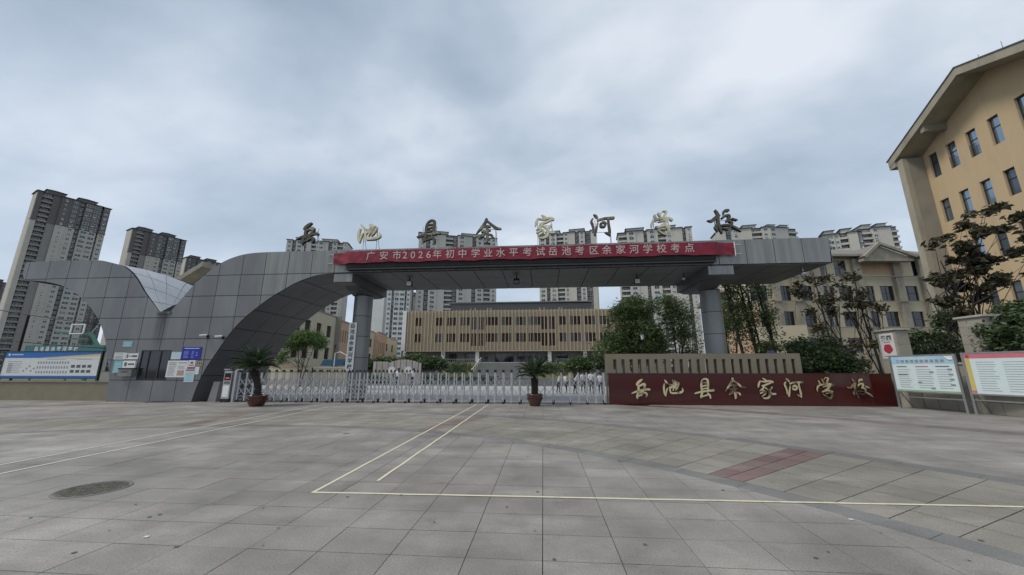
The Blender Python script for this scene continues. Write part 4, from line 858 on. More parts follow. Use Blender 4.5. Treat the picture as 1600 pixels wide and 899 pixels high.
hedge('tuft of shrub hanging beside the shaded face of the pale stone pillar', shrub_pts(((1562, 520), (1572, 540), (1584, 505), (1592, 535), (1604, 500)), 14.25, .26, 800), M_leafH, 76, name='shrub', cat='shrub', zb=1.82)
hedge('low dark planting bed across the courtyard behind the left half of the gate', [(-22+2.1*k, 40, .45, 1.3, .5, .42, 900) for k in range(3)]+[(-12.6+2.1*k, 41, .4, 1.3, .5, .4, 900) for k in range(4)], M_leafH, 75, .1, 'planting_bed', 'planting bed')
for px, py, Y, lab, w_, n_ in ((677, 566, 62, 'dark round shrubs left of the steps of the teaching building', 2.6, 2600), (940, 562, 60, 'dark clipped shrubs behind the gate right of the steps', 3.6, 3200), (650, 560, 66, 'low light green bushes before the left end of the teaching building', 3.4, 2200), (600, 566, 62, 'green bushes along the foot of the left school block', 5, 2600), (905, 566, 50, 'low green shrubs behind the second palm', 1.8, 1400)):
    p = at(px, py, Y); hedge(lab, [(p.x, Y, p.z-.2, w_*.5, 1, .9, n_), (p.x-w_*.45, Y, p.z-.5, w_*.4, 1, .7, n_//2), (p.x+w_*.45, Y, p.z-.4, w_*.4, 1, .8, n_//2)], M_leafH if 'dark' in lab else M_leafA, int(px), .2, 'shrub', 'shrub', .4)

# ------------------------------------------------------------------ right boundary: pillars, wall, boards, poster
bw = thing('boundary_wall', 'rough grey stone boundary wall behind the two notice boards', 'wall', (15.72, 18.25, 0))
b = MB().box(0, .3, -7.2, 0, 0, 1.72); b.build('core', M_strip, bw)
for r_ in range(4):
    y = -.0-(.3 if r_ % 2 else 0)
    while y > -7.0:
        ln = random.uniform(.55, .85); MB().box(-.03-random.uniform(0, .008), 0, max(y-ln+.006, -7.2), y-.006, r_*.42+.006, r_*.42+.414).build('stone', M_stone, bw); y -= ln
MB().box(-.06, .36, -7.2, .02, 1.722, 1.80).build('coping', M_cap, bw)
def pillar(label, y0, y1, ztop, ext, dp=.8):
    t = thing('stone_pillar', label, 'pillar', (15.12 if not ext else 15.73, y0, 1.802 if ext else 0)); h = ztop-(1.802 if ext else 0); W = y1-y0
    MB().box(.02, dp, .02, W-.02, 0, h).build('core', M_stone, t); n = 5
    for k in range(n): MB().box(0, dp+.02, 0, W, h*k/n+.004, h*(k+1)/n-.004).build('stone', M_stone, t)
    MB().box(-.07, dp+.09, -.07, W+.07, h, h+.07).build('cap', M_cap, t); return t
pillar('rough stone pillar with a flat cap carrying the white and red poster', 17.3, 18.2, 3.2, False, .5)
pillar('pale stone pillar with a flat cap standing on the wall behind the notice boards', 14.55, 15.38, 3.40, True, .5)
ps = thing('poster', 'white poster with dark characters and a round dark red emblem on the rough stone pillar', 'poster', (15.105, 17.75, 2.0), R(-90))
MB().box(-.34, .34, -.0, .012, 0, 1.08).build('sheet', M_paper, ps)
for i, ch in enumerate('爱国'): txt(ch, .24, Matrix.Translation((-.13+.26*i, -.004, .86)) @ FACE, ps, M_ink, 'character', bold=.012, ext=.002)
b = MB(); pts = [(.21*math.cos(a)*(1+.06*math.cos(5*a+math.pi/2)), .42+.2*math.sin(a)*(1+.06*math.cos(5*a+math.pi/2))) for a in np.linspace(0, math.tau, 41)[:-1]]; b.prism(pts, -.005, -.001); b.build('emblem', M_inkr, ps)
b = MB(); b.box(-.16, .16, -.004, -.001, .68, .72); b.box(-.25, .25, -.004, -.001, .08, .12); b.build('print', M_inkg, ps)
rl = thing('iron_railing', 'thin dark iron railing on the boundary wall between the stone pillars', 'railing', (15.87, 0, 1.8))
for k in range(11): MB().box(-.012, .012, 15.8+k*.14, 15.824+k*.14, 0, .9).build('bar', M_black, rl)
for z in (.12, .8): MB().box(-.015, .015, 15.75, 17.2, z, z+.03).build('rail', M_black, rl)
def nboard(label, p0, p1, z0, z1, kind, group='notice boards by the boundary wall'):
    p0, p1 = Vector(p0), Vector(p1); W = (p1-p0).length; ang = math.atan2(p1.y-p0.y, p1.x-p0.x); t = thing('notice_board', label, 'notice board', (p0.x, p0.y, 0), ang, group)
    MB().box(.03, W-.03, .0, .03, z0, z1).build('panel', M_bpale, t)
    f = MB()
    for x in (0, W): f.box(x-.035, x+.035, -.02, .05, 0, z1+.05)
    f.build('posts', M_steel, t)
    for zz_ in (z0-.05, z1): MB().box(.036, W-.036, -.015, .045, zz_, zz_+.05).build('frame_rail', M_steel, t)
    MB().box(.036, W-.036, .0, .03, z0-.25, z0-.21).build('lower_rail', M_steel, t)
    for x in (.06, W-.06): MB().bar((x, .03, z0), (x, .62, .02), .035).build('brace', M_steel, t)
    H = z1-z0
    if kind == 0:
        MB().box(.04, W-.04, -.004, -.001, z1-.30, z1-.02).build('blue_header', M_bsky, t)
        MB().box(.04, W-.04, -.004, -.001, z0+.01, z0+.05).build('green_foot', M_bgreen, t)
        b = MB(); b.lathe([(.045, 0), (.06, 0)], 18); b.v = [(x+.26, -.006, y+z1-.19) for x, y, z in b.v]; b.build('emblem', M_bblue, t)
        for i in range(9): MB().box(.36+i*.155, .36+i*.155+.11, -.007, -.0045, z1-.25, z1-.14).build('heading_block', M_inkg, t)
        b = MB()
        for cx, wd in ((.18, .42), (.80, .52), (1.42, .42)):
            for k in range(9): b.box(cx, cx+wd*(1-.2*random.random()), -.004, -.001, z0+.14+k*.085, z0+.14+k*.085+.018)
        b.build('print', M_inkg, t); b = MB()
        for cx, wd in ((.18, .34), (1.42, .40)): b.box(cx, cx+wd, -.005, -.001, z0+.93, z0+.965)
        b.box(.18, .5, -.0052, -.001, z0+.62, z0+.645); b.build('headings', M_ink, t)
        MB().box(.80, 1.2, -.005, -.001, z0+.93, z0+.96).build('red_heading', M_inkr, t)
        for (x, z) in ((1.75, .8), (1.75, .62), (1.75, .44), (1.75, .24), (1.2, .7), (.78, .3), (1.15, .1)): MB().box(x, x+.13, -.006, -.0045, z0+z, z0+z+.07).build('picture', M_inkg, t)
        b = MB(); b.face([(W-.30, -.006, z1-.02), (W-.05, -.006, z1-.02), (W-.05, -.02, z1-.16), (W-.16, -.05, z1-.15)]); b.build('peeled_corner', M_paper, t)
    else:
        MB().box(.04, W-.04, -.004, -.001, z1-.16, z1-.01).build('pink_header', M_bpink, t); MB().box(.04, .16, -.004, -.001, z0+.1, z1-.165).build('yellow_edge', M_byel, t); MB().box(.04, .16, -.004, -.001, z0+.01, z0+.095).build('red_corner', M_bpink, t)
        b = MB(); b.lathe([(.0, 0), (.05, 0)], 16); b.v = [(x+.12, -.006, y+z1-.09) for x, y, z in b.v]; b.build('emblem', M_inkr, t)
        b = MB()
        for cx, wd in ((.3, .5), (.95, .6), (1.65, .4)):
            for k in range(13): b.box(cx, cx+wd*(1-.3*random.random()), -.004, -.001, z0+.1+k*.08, z0+.1+k*.08+.014)
        b.build('print', M_inkg, t)
    return t
nboard('pale blue printed notice board with a peeling top right corner on steel posts', (14.46, 17.02), (15.0, 15.07), .70, 2.05, 0)
nboard('white notice board with a pink header and yellow edge at the right border', (15.09, 14.89), (15.65, 12.9), .72, 2.08, 1)

# ------------------------------------------------------------------ left low wall with board, cables, signs behind
lw = thing('low_wall', 'low beige rendered wall left of the gatehouse under the blue and white board', 'wall', (-32, 17.6, 0))
MB().box(0, 10.35, 0, .3, 0, .9).build('wall', M_tanwall, lw); MB().box(0, 10.35, -.04, .34, .902, .97).build('coping', M_concd, lw)
lb = thing('display_board', 'wide blue and white school board with rows of tiny pictures on the low wall', 'display board', (-28.1, 17.55, 1.12))
BW, BH = 5.6, 1.30
MB().box(0, BW, 0, .05, 0, BH).build('panel', M_paper, lb); MB().box(0, BW, -.004, -.001, BH-.30, BH).build('blue_header', M_bblue, lb)
MB().face([(BW*.35, -.006, BH-.30), (BW, -.006, BH-.30), (BW, -.006, BH-.1)]).build('yellow_swoosh', M_byel, lb)
MB().face([(BW*.5, -.0075, BH-.30), (BW, -.0075, BH-.36), (BW, -.0075, BH-.22)]).build('white_swoosh', M_paper, lb)
MB().box(0, BW, -.004, -.001, 0, .10).build('blue_foot', M_bblue, lb)
b = MB(); b.lathe([(.0, 0), (.07, 0)], 16); b.v = [(x+.28, -.006, y+BH-.13) for x, y, z in b.v]; b.build('emblem', M_paper, lb); MB().box(.42, 1.1, -.006, -.0045, BH-.16, BH-.10).build('title', M_paperb, lb)
b = MB()
for k in range(12):
    for r_ in range(3): x = 2.05+k*.155; z = .22+r_*.24; b.box(x, x+.07, -.005, -.001, z, z+.12)
o = b.build('portrait_pictures', M_inkg, lb); o['kind'] = 'stuff'
for k in range(4):
    for r_ in range(2): x = 4.0+k*.31; z = .25+r_*.25; MB().box(x, x+.22, -.005, -.001, z, z+.14).build('picture', M_ink, lb)
b = MB()
for k in range(6): b.box(.35, .62, -.005, -.001, .25+k*.085, .25+k*.085+.05); b.box(.66, .66+random.uniform(.3, .55), -.005, -.001, .27+k*.085, .285+k*.085)
b.box(.3, 1.1, -.005, -.001, .80, .82); b.box(2.5, 3.6, -.005, -.001, .92, .935); b.box(4.2, 5.1, -.005, -.001, .92, .935)
for k in range(5): b.box(1.3+k*.14, 1.38+k*.14, -.005, -.001, .3+.12*(k % 3), .38+.12*(k % 3))
b.build('print', M_inkg, lb)
f = MB()
for x in (0, BW): f.box(x-.04, x+.04, -.02, .07, -.14, BH+.04)
f.box(.04, BW-.04, -.02, .07, BH+.001, BH+.05); f.box(.04, BW-.04, -.02, .07, -.05, -.001); f.build('frame', M_dframe, lb)
def cable(label, pts, r=.025):
    b = MB(); b.tube(smoothline([tuple(p) for p in pts], 6), r, 6); return tag(b.build('cable', M_black), label, 'cable')
a0, a1 = at(-30, 480, 19), at(170, 510, 19); cable('upper black overhead cable running from the left edge to the gatehouse', [a0, a0.lerp(a1, .5)+Vector((0, 0, -.03)), a1])
a0, a1 = at(-30, 526, 19), at(60, 537, 19); a2 = at(170, 545, 19); cable('lower black overhead cable left of the gatehouse', [a0, a1, a2])
a0 = at(45, 493, 19); t = MB(); t.tube([(a0.x, 19, 0), (a0.x, 19, a0.z)], .06, 8); tag(t.build('cable_post', M_black), 'thin black post holding the overhead cables at left', 'post')
gsn = thing('sign_board', 'long dark green sign with eight white characters behind the low wall', 'sign', (0, 30, 0)); p0, p1 = at(50, 550, 30), at(164, 538, 30)
MB().box(p0.x-.8, p1.x, 0, .25, 2.95, 3.62).build('board', M_green, gsn)
for q in (p0.x, (p0.x+p1.x)/2, p1.x-.3): MB().box(q-.06, q+.06, .26, .38, 0, 2.95).build('post', M_greenm, gsn)
for i, ch in enumerate('岳池县余家河学校'): txt(ch, .42, Matrix.Translation((p0.x+.35+i*.56, -.004, 3.28)) @ FACE, gsn, M_paper, 'character', bold=.01, ext=.002)
bh = thing('basketball_stand', 'green basketball stand with a white rimmed board behind the green sign', 'basketball stand', (-48, 33, 0))
MB().bar((4.5, 0, 0), (4.0, 0, 3.4), .25).build('base_post', M_greenm, bh); MB().bar((5.4, 0, 3.4), (3.9, 0, 5.0), .22).build('arm', M_greenm, bh); MB().bar((4.0, 0, 4.9), (0.2, 0, 5.1), .16).build('arm', M_greenm, bh); MB().bar((3.9, 0, 4.4), (1.4, 0, 4.5), .12).build('brace', M_greenm, bh)
b = MB(); b.box(1.7, 1.8, -.1, 0, 4.9, 5.9); b.box(3.1, 3.2, -.1, 0, 4.9, 5.9); b.box(1.8, 3.1, -.1, 0, 5.8, 5.9); b.box(1.8, 3.1, -.1, 0, 4.9, 5.0); b.build('backboard_frame', M_white, bh)
MB().bar((4.0, 0, 5.0), (4.9, 0, 6.3), .06).build('stay', M_steel, bh)

# ------------------------------------------------------------------ courtyard things behind the gate
wf = thing('white_partition', 'white corrugated partition with a curved top and two round white discs behind the gate', 'partition', (0, 40, 0))
xa, xb = at(583, 570, 40).x, at(658, 570, 40).x; n = 16
for k in range(n):
    u0, u1 = k/n, (k+1)/n; x0, x1 = xa+(xb-xa)*u0+.02, xa+(xb-xa)*u1-.02; hgt = 2.35 if u0 < .28 else 2.15+.42*math.sin(math.pi*((u0+u1)/2-.28)/.72)
    MB().box(x0, x1, (k % 2)*.05, .1+(k % 2)*.05, 0, hgt).build('slat', M_slat, wf)
for px in (611, 637):
    q = at(px, 578, 39.8); b = MB(); b.lathe([(.0, 0), (.40, 0), (.42, .03)], 24); b.v = [(x+q.x, -.1-z, y+q.z) for x, y, z in b.v]; b.build('disc', M_white, wf)
lw2 = thing('planter_wall', 'low beige garden wall with a red cap line behind the left palm', 'wall', (0, 34, 0)); xa, xb = at(430, 570, 34).x, at(548, 570, 34).x
MB().box(xa-.5, (xa+xb)/2-.3, 0, .3, 0, 1.75).build('wall', M_wallA, lw2); MB().box((xa+xb)/2+.1, xb, 0, .3, 0, 1.65).build('wall', M_wallA, lw2); MB().box(xa-.5, (xa+xb)/2-.3, -.05, .35, 1.752, 1.86).build('cap', M_peach, lw2); MB().box((xa+xb)/2+.1, xb, -.05, .35, 1.652, 1.76).build('cap', M_whitewall, lw2)
tp = thing('blue_canopy', 'small blue canopy roof behind the garden wall', 'canopy', (0, 37, 0)); q0, q1 = at(500, 570, 37), at(536, 561, 37)
MB().prism([(q0.x, q0.z-.1), (q1.x, q0.z-.05), (q1.x+.3, q1.z), (q0.x+.3, q1.z-.1)], 0, 1.2).build('roof', M_tarp, tp)
for x in (q0.x+.1, q1.x-.1): MB().box(x-.04, x+.04, .5, .58, 0, q0.z-.05).build('post', M_steel, tp)
wg = thing('white_frame', 'white tubular gate frame right of the blue canopy', 'frame', (0, 36, 0)); q0, q1 = at(538, 560, 36), at(560, 562, 36)
b = MB(); b.tube([(q0.x-1.0, 0, 0), (q0.x-1.0, 0, q0.z+.5), (q0.x-.5, 0, q0.z+.62), (q0.x+.2, 0, q0.z+.3), (q0.x+.2, 0, 0)], .05, 8); b.tube([(q0.x+.2, 0, 1.7), (q0.x+1.0, 0, 1.8), (q0.x+1.0, 0, 0)], .04, 8); b.build('frame', M_white, wg)
def lamp(label, px, py, Y):
    q = at(px, py, Y); t = thing('street_lamp', label, 'street lamp', (q.x, Y, 0), 0, 'lantern street lamps'); h = q.z
    MB().tube([(0, 0, 0), (0, 0, .5), (0, 0, h-.45)], [.08, .05, .035], 8).build('pole', M_black, t)
    MB().lathe([(.06, h-.45), (.14, h-.1)], 6).build('glass', M_white if px > 800 else M_dframe, t); MB().lathe([(.22, h-.1), (.12, h), (.02, h+.12)], 6).build('roof', M_black, t)
    MB().bar((-.2, 0, h-.5), (.2, 0, h-.5), .03).build('bracket', M_black, t)
lamp('black lantern lamp post before the peach part of the left block', 524, 538, 38); lamp('pale lantern lamp among the trees left of the right column', 1003, 521, 28); lamp('small lantern lamp left of the slotted wall', 936, 549, 45)
ps_ = at(1205, 552, 24); t = thing('round_sign', 'purple round panel peeping above the slotted wall behind the trees', 'sign', (ps_.x, 24, 0)); MB().tube([(0, 0, 0), (0, 0, 2.2)], .03).build('post', M_steel, t)
b = MB(); b.tube([(0, -.06, 2.35), (0, -.03, 2.35)], .3, 20); b.build('disc', M_purple, t)
cn = thing('traffic_cone', 'dark cone shape behind the left end of the slotted wall', 'cone', (at(975, 575, 19.5).x, 19.5, 0)); MB().lathe([(.25, 0), (.25, .05), (.17, .05), (.03, 2.0), (0, 2.0)], 14).build('cone', M_green, cn); MB().box(-.28, .28, -.28, .28, 0, .04).build('base', M_rubber, cn)

def person(label, x, y, h, rz, pose, cap_=False):
    t = thing('person', label, 'person', (x, y, 0), rz); s = h/1.7; bm = bmesh.new(); sk = bm.verts.layers.skin.verify(); V = {}
    def v(n, p, r, root=False):
        q = bm.verts.new(Vector(p)*s); q[sk].radius = (r*s, r*s); q[sk].use_root = root; V[n] = q
    ln = pose.get('lean', 0); st = pose.get('step', .1)
    def tr(p):
        p = Vector(p)
        if p.z > .95: q = Matrix.Rotation(ln, 3, 'X') @ (p-Vector((0, 0, .95))); p = q+Vector((0, 0, .95))
        return p
    v('pel', (0, 0, .95), .13, True); v('wst', tr((0, 0, 1.12)), .115); v('che', tr((0, 0, 1.33)), .14); v('nck', tr((0, 0, 1.47)), .055); v('hd', tr((0, -.01, 1.56)), .085); v('hd2', tr((0, -.01, 1.65)), .075)
    E_ = [('pel', 'wst'), ('wst', 'che'), ('che', 'nck'), ('nck', 'hd'), ('hd', 'hd2')]
    for sg, nm in ((-1, 'l'), (1, 'r')):
        v('hip'+nm, (.09*sg, 0, .88), .09); v('kn'+nm, (.10*sg, -.02-st*sg*.5, .48), .058); v('an'+nm, (.10*sg, -st*sg, .08), .038); v('ft'+nm, (.11*sg, -st*sg-.13, .03), .03)
        v('sh'+nm, tr((.18*sg, 0, 1.40)), .058); ar = pose.get('arm'+nm, 0)
        el = Vector((.23*sg, -.05-.18*ar, 1.13+.08*ar)); ha = Vector((.22*sg*(1-.5*ar), -.12-.34*ar, .90+.32*ar)); v('el'+nm, tr(el), .042); v('wr'+nm, tr(ha), .027); pm_ = ha+(ha-el).normalized()*.06; v('pa'+nm, tr(pm_), .026)
        E_ += [('pel', 'hip'+nm), ('hip'+nm, 'kn'+nm), ('kn'+nm, 'an'+nm), ('an'+nm, 'ft'+nm), ('che', 'sh'+nm), ('sh'+nm, 'el'+nm), ('el'+nm, 'wr'+nm), ('wr'+nm, 'pa'+nm)]
        for k in range(5):
            dv = (ha-el).normalized(); f_ = pm_+dv*(.045+.02*(k in (1, 2, 3)))+Vector((0, (k-2)*.018, 0)); v(f'f{k}'+nm, tr(f_), .009); E_.append(('pa'+nm, f'f{k}'+nm))
    for a, c in E_: bm.edges.new((V[a], V[c]))
    me = bpy.data.meshes.new('body'); bm.to_mesh(me); bm.free(); o = link('body', me, t); sm_ = o.modifiers.new('s', 'SKIN'); sm_.use_smooth_shade = True; o.modifiers.new('u', 'SUBSURF').levels = 1
    me2 = bpy.data.meshes.new_from_object(o.evaluated_get(bpy.context.evaluated_depsgraph_get())); o.modifiers.clear(); o.data = me2
    for m in (M_skin, M_shirt, M_trouser, M_rubber): me2.materials.append(m)
    inv = Matrix.Rotation(-ln, 3, 'X')
    for p_ in me2.polygons:
        c = p_.center/s; q = inv @ (c-Vector((0, 0, .95)))+Vector((0, 0, .95)) if c.z > .95 or ln else c
        if c.z < .09: p_.material_index = 3
        elif abs(q.x) < .19 and q.z < 1.0 and c.z < 1.0: p_.material_index = 2
        elif 1.0 <= q.z < 1.46: p_.material_index = 1 if (q.z > 1.16 or abs(q.x) < .19) else 0
        else: p_.material_index = 0
    hb = MB(); hc = tr((0, .015, 1.645))*s; hb.lathe([(.095*s, -.06*s), (.105*s, 0), (.095*s, .05*s), (.06*s, .085*s), (.001, .10*s)], 14, tuple(hc)); hb.build('hair', M_hair, t, smooth=True)
    fc = tr((0, -.095, 1.60))*s; MB().box(-.012*s, .012*s, -.012*s, .012*s, -.02*s, .02*s, 0, Matrix.Translation(fc)).build('nose', M_skin, t)
    for sg in (-1, 1): MB().box(-.010*s, .010*s, -.004*s, .004*s, -.005*s, .005*s, 0, Matrix.Translation(tr((.032*sg, -.086, 1.625))*s)).build('eye', M_hair, t); MB().box(-.008*s, .008*s, -.015*s, .015*s, -.03*s, .03*s, 0, Matrix.Translation(tr((.088*sg, 0, 1.61))*s)).build('ear', M_skin, t)
    return t
PP = [(621, 31, 1.62, 0, {'lean': .0}, 'person in a white shirt standing between the two round discs'), (645, 31, 1.60, .4, {'lean': .05}, 'person in a white shirt standing right of the round discs'),
      (872, 25, 1.30, 1.2, {'lean': .35, 'arml': .5}, 'child in a white shirt stooping just right of the second palm'), (885, 25.5, 1.28, -1.0, {'lean': .3, 'armr': .6}, 'child in a white shirt leaning, second behind the gate right of the palm'),
      (898, 24.5, 1.42, 1.4, {'lean': .5, 'arml': .8, 'armr': .5}, 'child in a white shirt bending forward, tallest of the group behind the gate'), (911, 26, 1.38, .2, {'lean': .15}, 'child in a white shirt in the middle of the group behind the gate'),
      (924, 25, 1.44, 0, {'arml': .6, 'armr': .4}, 'child in a white shirt holding something, second from the red wall'), (938, 24, 1.34, 3.1, {'lean': .2}, 'child with a rounded white back nearest the red wall')]
for (px, Y, h, rz, pose, lab) in PP: q = at(px, 600, Y); person(lab, q.x, Y, h, rz, pose)

# ------------------------------------------------------------------ teaching building with fins
YM = 95.; x0 = at(636, 500, YM).x; x1 = x0+58; zb, zt = 6.25, 16.5
tb = thing('teaching_building', 'wide khaki teaching building with vertical fins and dark slot windows behind the gate', 'school building', (x0, YM, 0))
ivs_u = [(649, 654), (655.5, 659), (681, 686), (687, 691.5), (699, 704), (705.5, 712), (720, 726), (728, 733), (760, 765.5), (766.5, 772), (773, 777.5), (783, 788), (789, 793.5), (794.5, 798.5), (805.5, 810), (811, 815), (816, 821), (826.5, 831), (832.5, 838), (839, 844), (873.5, 878), (879, 884), (890.5, 895.5), (896.5, 901), (902, 907), (914, 918.5), (920, 925), (926, 931), (937, 942), (943, 948), (949, 953)]
tall = [(737, 741), (742.5, 745), (748.5, 752.5), (754, 757), (846, 849.5), (851, 854.5), (858.5, 861), (862.5, 866.5)]
ops = []
def tpx(px): return at(px, 515, YM).x-x0
ivs_u = [(a-.55, c+.55) for a, c in ivs_u]; tall = [(a-.4, c+.4) for a, c in tall]
for a, c in ivs_u:
    for z0, z1 in ((8.35, 10.55), (12.6, 14.75)): ops.append((tpx(a), tpx(c), z0, z1))
for a, c in tall:
    for z0, z1 in ((7.35, 10.55), (11.5, 14.75)): ops.append((tpx(a), tpx(c), z0, z1))
for k in range(12):
    for z0, z1 in ((8.35, 10.55), (12.6, 14.75)): ops.append((54-k*.95-.6 if False else 53.2+k*.4, 53.5+k*.4, z0, z1)) if False else None
b = MB(); wallgrid(b, 0, 58, zb, zt, ops, y=0, rec=.35); b.face([(0, 0, zb), (0, 14, zb), (0, 14, zt), (0, 0, zt)]); b.face([(0, 0, zt), (58, 0, zt), (58, 14, zt), (0, 14, zt)]); b.face([(0, 0, zb), (58, 0, zb), (58, 14, zb), (0, 14, zb)]); b.build('upper_wall', M_finwall, tb)
for a, c, z0, z1 in ops: link('window', winmesh(c-a, z1-z0, M_dframe, M_curtain if random.random() < .55 else M_glass, 1, 2, .05), tb, (a, .3, z0))
fm = MB().box(-.055, .055, -.30, -.002, 0, zt-zb+.25).mesh('fin', M_fin); k = 0; x = .45
while x < 57.6: link('fin', fm, tb, (x, 0, zb-.1)); x += .915
MB().box(-1.0, -.02, -.5, 14, zb-.05, zt+.1).build('end_wall', M_whitewall, tb); MB().box(-1.0, 58, -.3, -.0, zb-.25, zb-.102).build('floor_band', M_fin, tb)
ZG = 2.9
MB().box(-1, 58, 3.0, 3.3, ZG, zb-.002).build('ground_floor_wall', M_court2, tb)
for px in (693, 746, 858, 913): x = tpx(px); MB().box(x-.45, x+.45, .3, 1.2, ZG, zb-.26).build('column', M_whitewall, tb)
for a, c, z0, z1 in ((699, 711, .3, 2.6), (724, 741, .3, 2.6), (755, 760, .2, 2.6), (772, 801, 0.02, 2.7), (807, 838, .02, 2.7), (850, 855, .2, 2.6), (870, 887, .8, 2.6), (900, 910, .8, 2.6)): 
    link('window' if z0 > .1 else 'entrance_door', winmesh(tpx(c)-tpx(a), z1-z0, M_dframe, M_glass, 3, 1, .08), tb, (tpx(a), 2.9, ZG+z0))
rl = MB(); 
for px in range(697, 745, 3): rl.box(tpx(px)-.03, tpx(px)+.03, .0, .06, ZG, ZG+1.1)
for px in range(868, 912, 3): rl.box(tpx(px)-.03, tpx(px)+.03, .0, .06, ZG, ZG+1.1)
rl.box(tpx(697), tpx(745), -.01, .07, ZG+1.101, ZG+1.17); rl.box(tpx(868), tpx(912), -.01, .07, ZG+1.101, ZG+1.17); rl.build('terrace_railing', M_steel, tb)['kind'] = 'stuff'
# dark stage tower on the roof
xa, xb = tpx(697), tpx(930); b = MB(); b.prism([(xa+.8, zt+.001), (xb-.5, zt+.001), (xb, 19.0), (xa-.6, 19.3)], 5, 12); b.build('roof_block', M_stage, tb); MB().box(xa-.9, xb+.3, 4.8, 12.2, 19.3, 19.6).build('roof_slab', M_strip, tb)
b = MB()
for px in (733, 740, 760, 765, 843, 850, 874, 878): b.box(tpx(px), tpx(px)+.25, .8, 1.05, zt+.001, zt+.75)
b.build('roof_vents', M_conc, tb)
# terrace, stairs, banks
te = MB().box(at(600, 570, 88).x, at(1010, 570, 88).x, 75, 99, -.05, ZG-.01).build('terrace', M_court2); te['kind'] = 'structure'
stp = thing('staircase', 'broad grey stairs rising to the entrance of the teaching building', 'stairs', (0, 0, 0)); xa, xb = at(742, 580, 68).x, at(832, 580, 68).x; ns = 18
for k in range(ns): MB().box(xa, xb, 63+k*.66, 75.0, k*ZG/ns-.02*(k > 0) if k == 0 else k*ZG/ns+.001, (k+1)*ZG/ns-(.015 if k == ns-1 else 0)).build('step', M_court, stp)
b = MB()
for k in range(ns-1): b.box(xa, xb, 62.95+k*.66, 62.998+k*.66, (k+1)*ZG/ns-.08, (k+1)*ZG/ns)
b.build('step_shade_strip', M_strip, stp)  # dark strips painted in for the shade line at each step edge
b = MB()
for x in (xa-.1, xb+.1): b.tube([(x, 63, .9), (x, 75, ZG+.9)], .05, 6); [b.tube([(x, 63+q*2, q*2/12*ZG), (x, 63+q*2, .9+q*2/12*ZG)], .035, 6) for q in range(7)]
b.build('handrail', M_whitewall, stp)
for xa_, xb_, lab in ((at(688, 580, 68).x, xa-.4, 'olive planted bank left of the stairs'), (xb+.4, at(895, 580, 68).x, 'olive planted bank right of the stairs')):
    b = MB(); bb = MB().prism([(66, -.04), (75, ZG-.1), (75, -.04)], -xb_, -xa_); bb.v = [(-y, x, z) for x, y, z in bb.v]; o = bb.build('planted_bank', M_olive); o['kind'] = 'structure'
    leaves('ground_cover', M_leafH, [((xa_+xb_)/2, 71, 1.6, (xb_-xa_)/2, 4, 1.3, 2400)], .22, 5, None, 1.5, 12, .4)
for o in [o for o in col.objects if o.name.startswith('ground_cover')]: tag(o, 'low olive ground cover on the banks beside the stairs', 'ground cover', kind='stuff')

# ------------------------------------------------------------------ left school block (two stepped parts)
def blockobj(name, label, o, a, W, D, H, wallm, cat='school building', cls=None):
    t = thing(name, label, cat, (o[0], o[1], 0), R(90-a)); return t
oL = (at(513, 545, 56).x, 56.0); AL = -9.5
ls = thing('school_block', 'long cream low school block with a peach bay behind the left column', 'school building', (oL[0], oL[1], 0), R(90-AL))
def seg(t, s0, s1, zt_, y0, m, wins, D=9, wf_=M_dframe, gl=M_glass, nx=2, name='wall', ny=2):
    b = MB(); wallgrid(b, s0, s1, 0, zt_, wins, y=y0, rec=.2); b.face([(s0, y0, 0), (s0, y0, zt_), (s0, y0+D, zt_), (s0, y0+D, 0)]); b.face([(s1, y0, 0), (s1, y0+D, 0), (s1, y0+D, zt_), (s1, y0, zt_)]); b.face([(s0, y0, zt_), (s1, y0, zt_), (s1, y0+D, zt_), (s0, y0+D, zt_)]); b.build(name, m, t)
    for w_ in wins: link('window', winmesh(w_[1]-w_[0], w_[3]-w_[2], wf_, gl, nx, ny, .05), t, (w_[0], y0+.17, w_[2]))
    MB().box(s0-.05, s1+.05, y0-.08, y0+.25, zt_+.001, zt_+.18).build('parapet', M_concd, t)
# local x grows away from camera along u; local y goes to the left (away from the plaza)
seg(ls, -13, 2.0, 9.8, 0, M_wallA, [(s, s+1.7, z, z+1.8) for s in (-11.5, -8.6, -5.0, -1.3) for z in (3.0, 6.35)]+[(s, s+1.7, .2, 1.8) for s in (-11.5, -5, -1.3)])
seg(ls, 2.6, 7.5, 9.35, -.5, M_peach, [(2.95+k*1.12, 3.45+k*1.12, 5.9, 7.9) for k in range(4)], nx=1)
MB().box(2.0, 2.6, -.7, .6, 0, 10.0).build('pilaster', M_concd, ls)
seg(ls, 7.6, 26, 9.6, .3, M_wallA, [(s, s+1.6, z, z+1.8) for s in (9.3, 12.0, 19.6, 22.6) for z in (3.0, 6.2)])
seg(ls, 26.2, 34, 9.7, -.5, M_peach, [(27+k*1.5, 27.7+k*1.5, 5.0, 7.6) for k in range(4)], nx=1)
seg(ls, 34.2, 50, 9.5, .3, M_wallA, [(37, 38.8, 6, 7.9), (43, 44.8, 6, 7.9), (37, 38.8, 3, 4.6)])
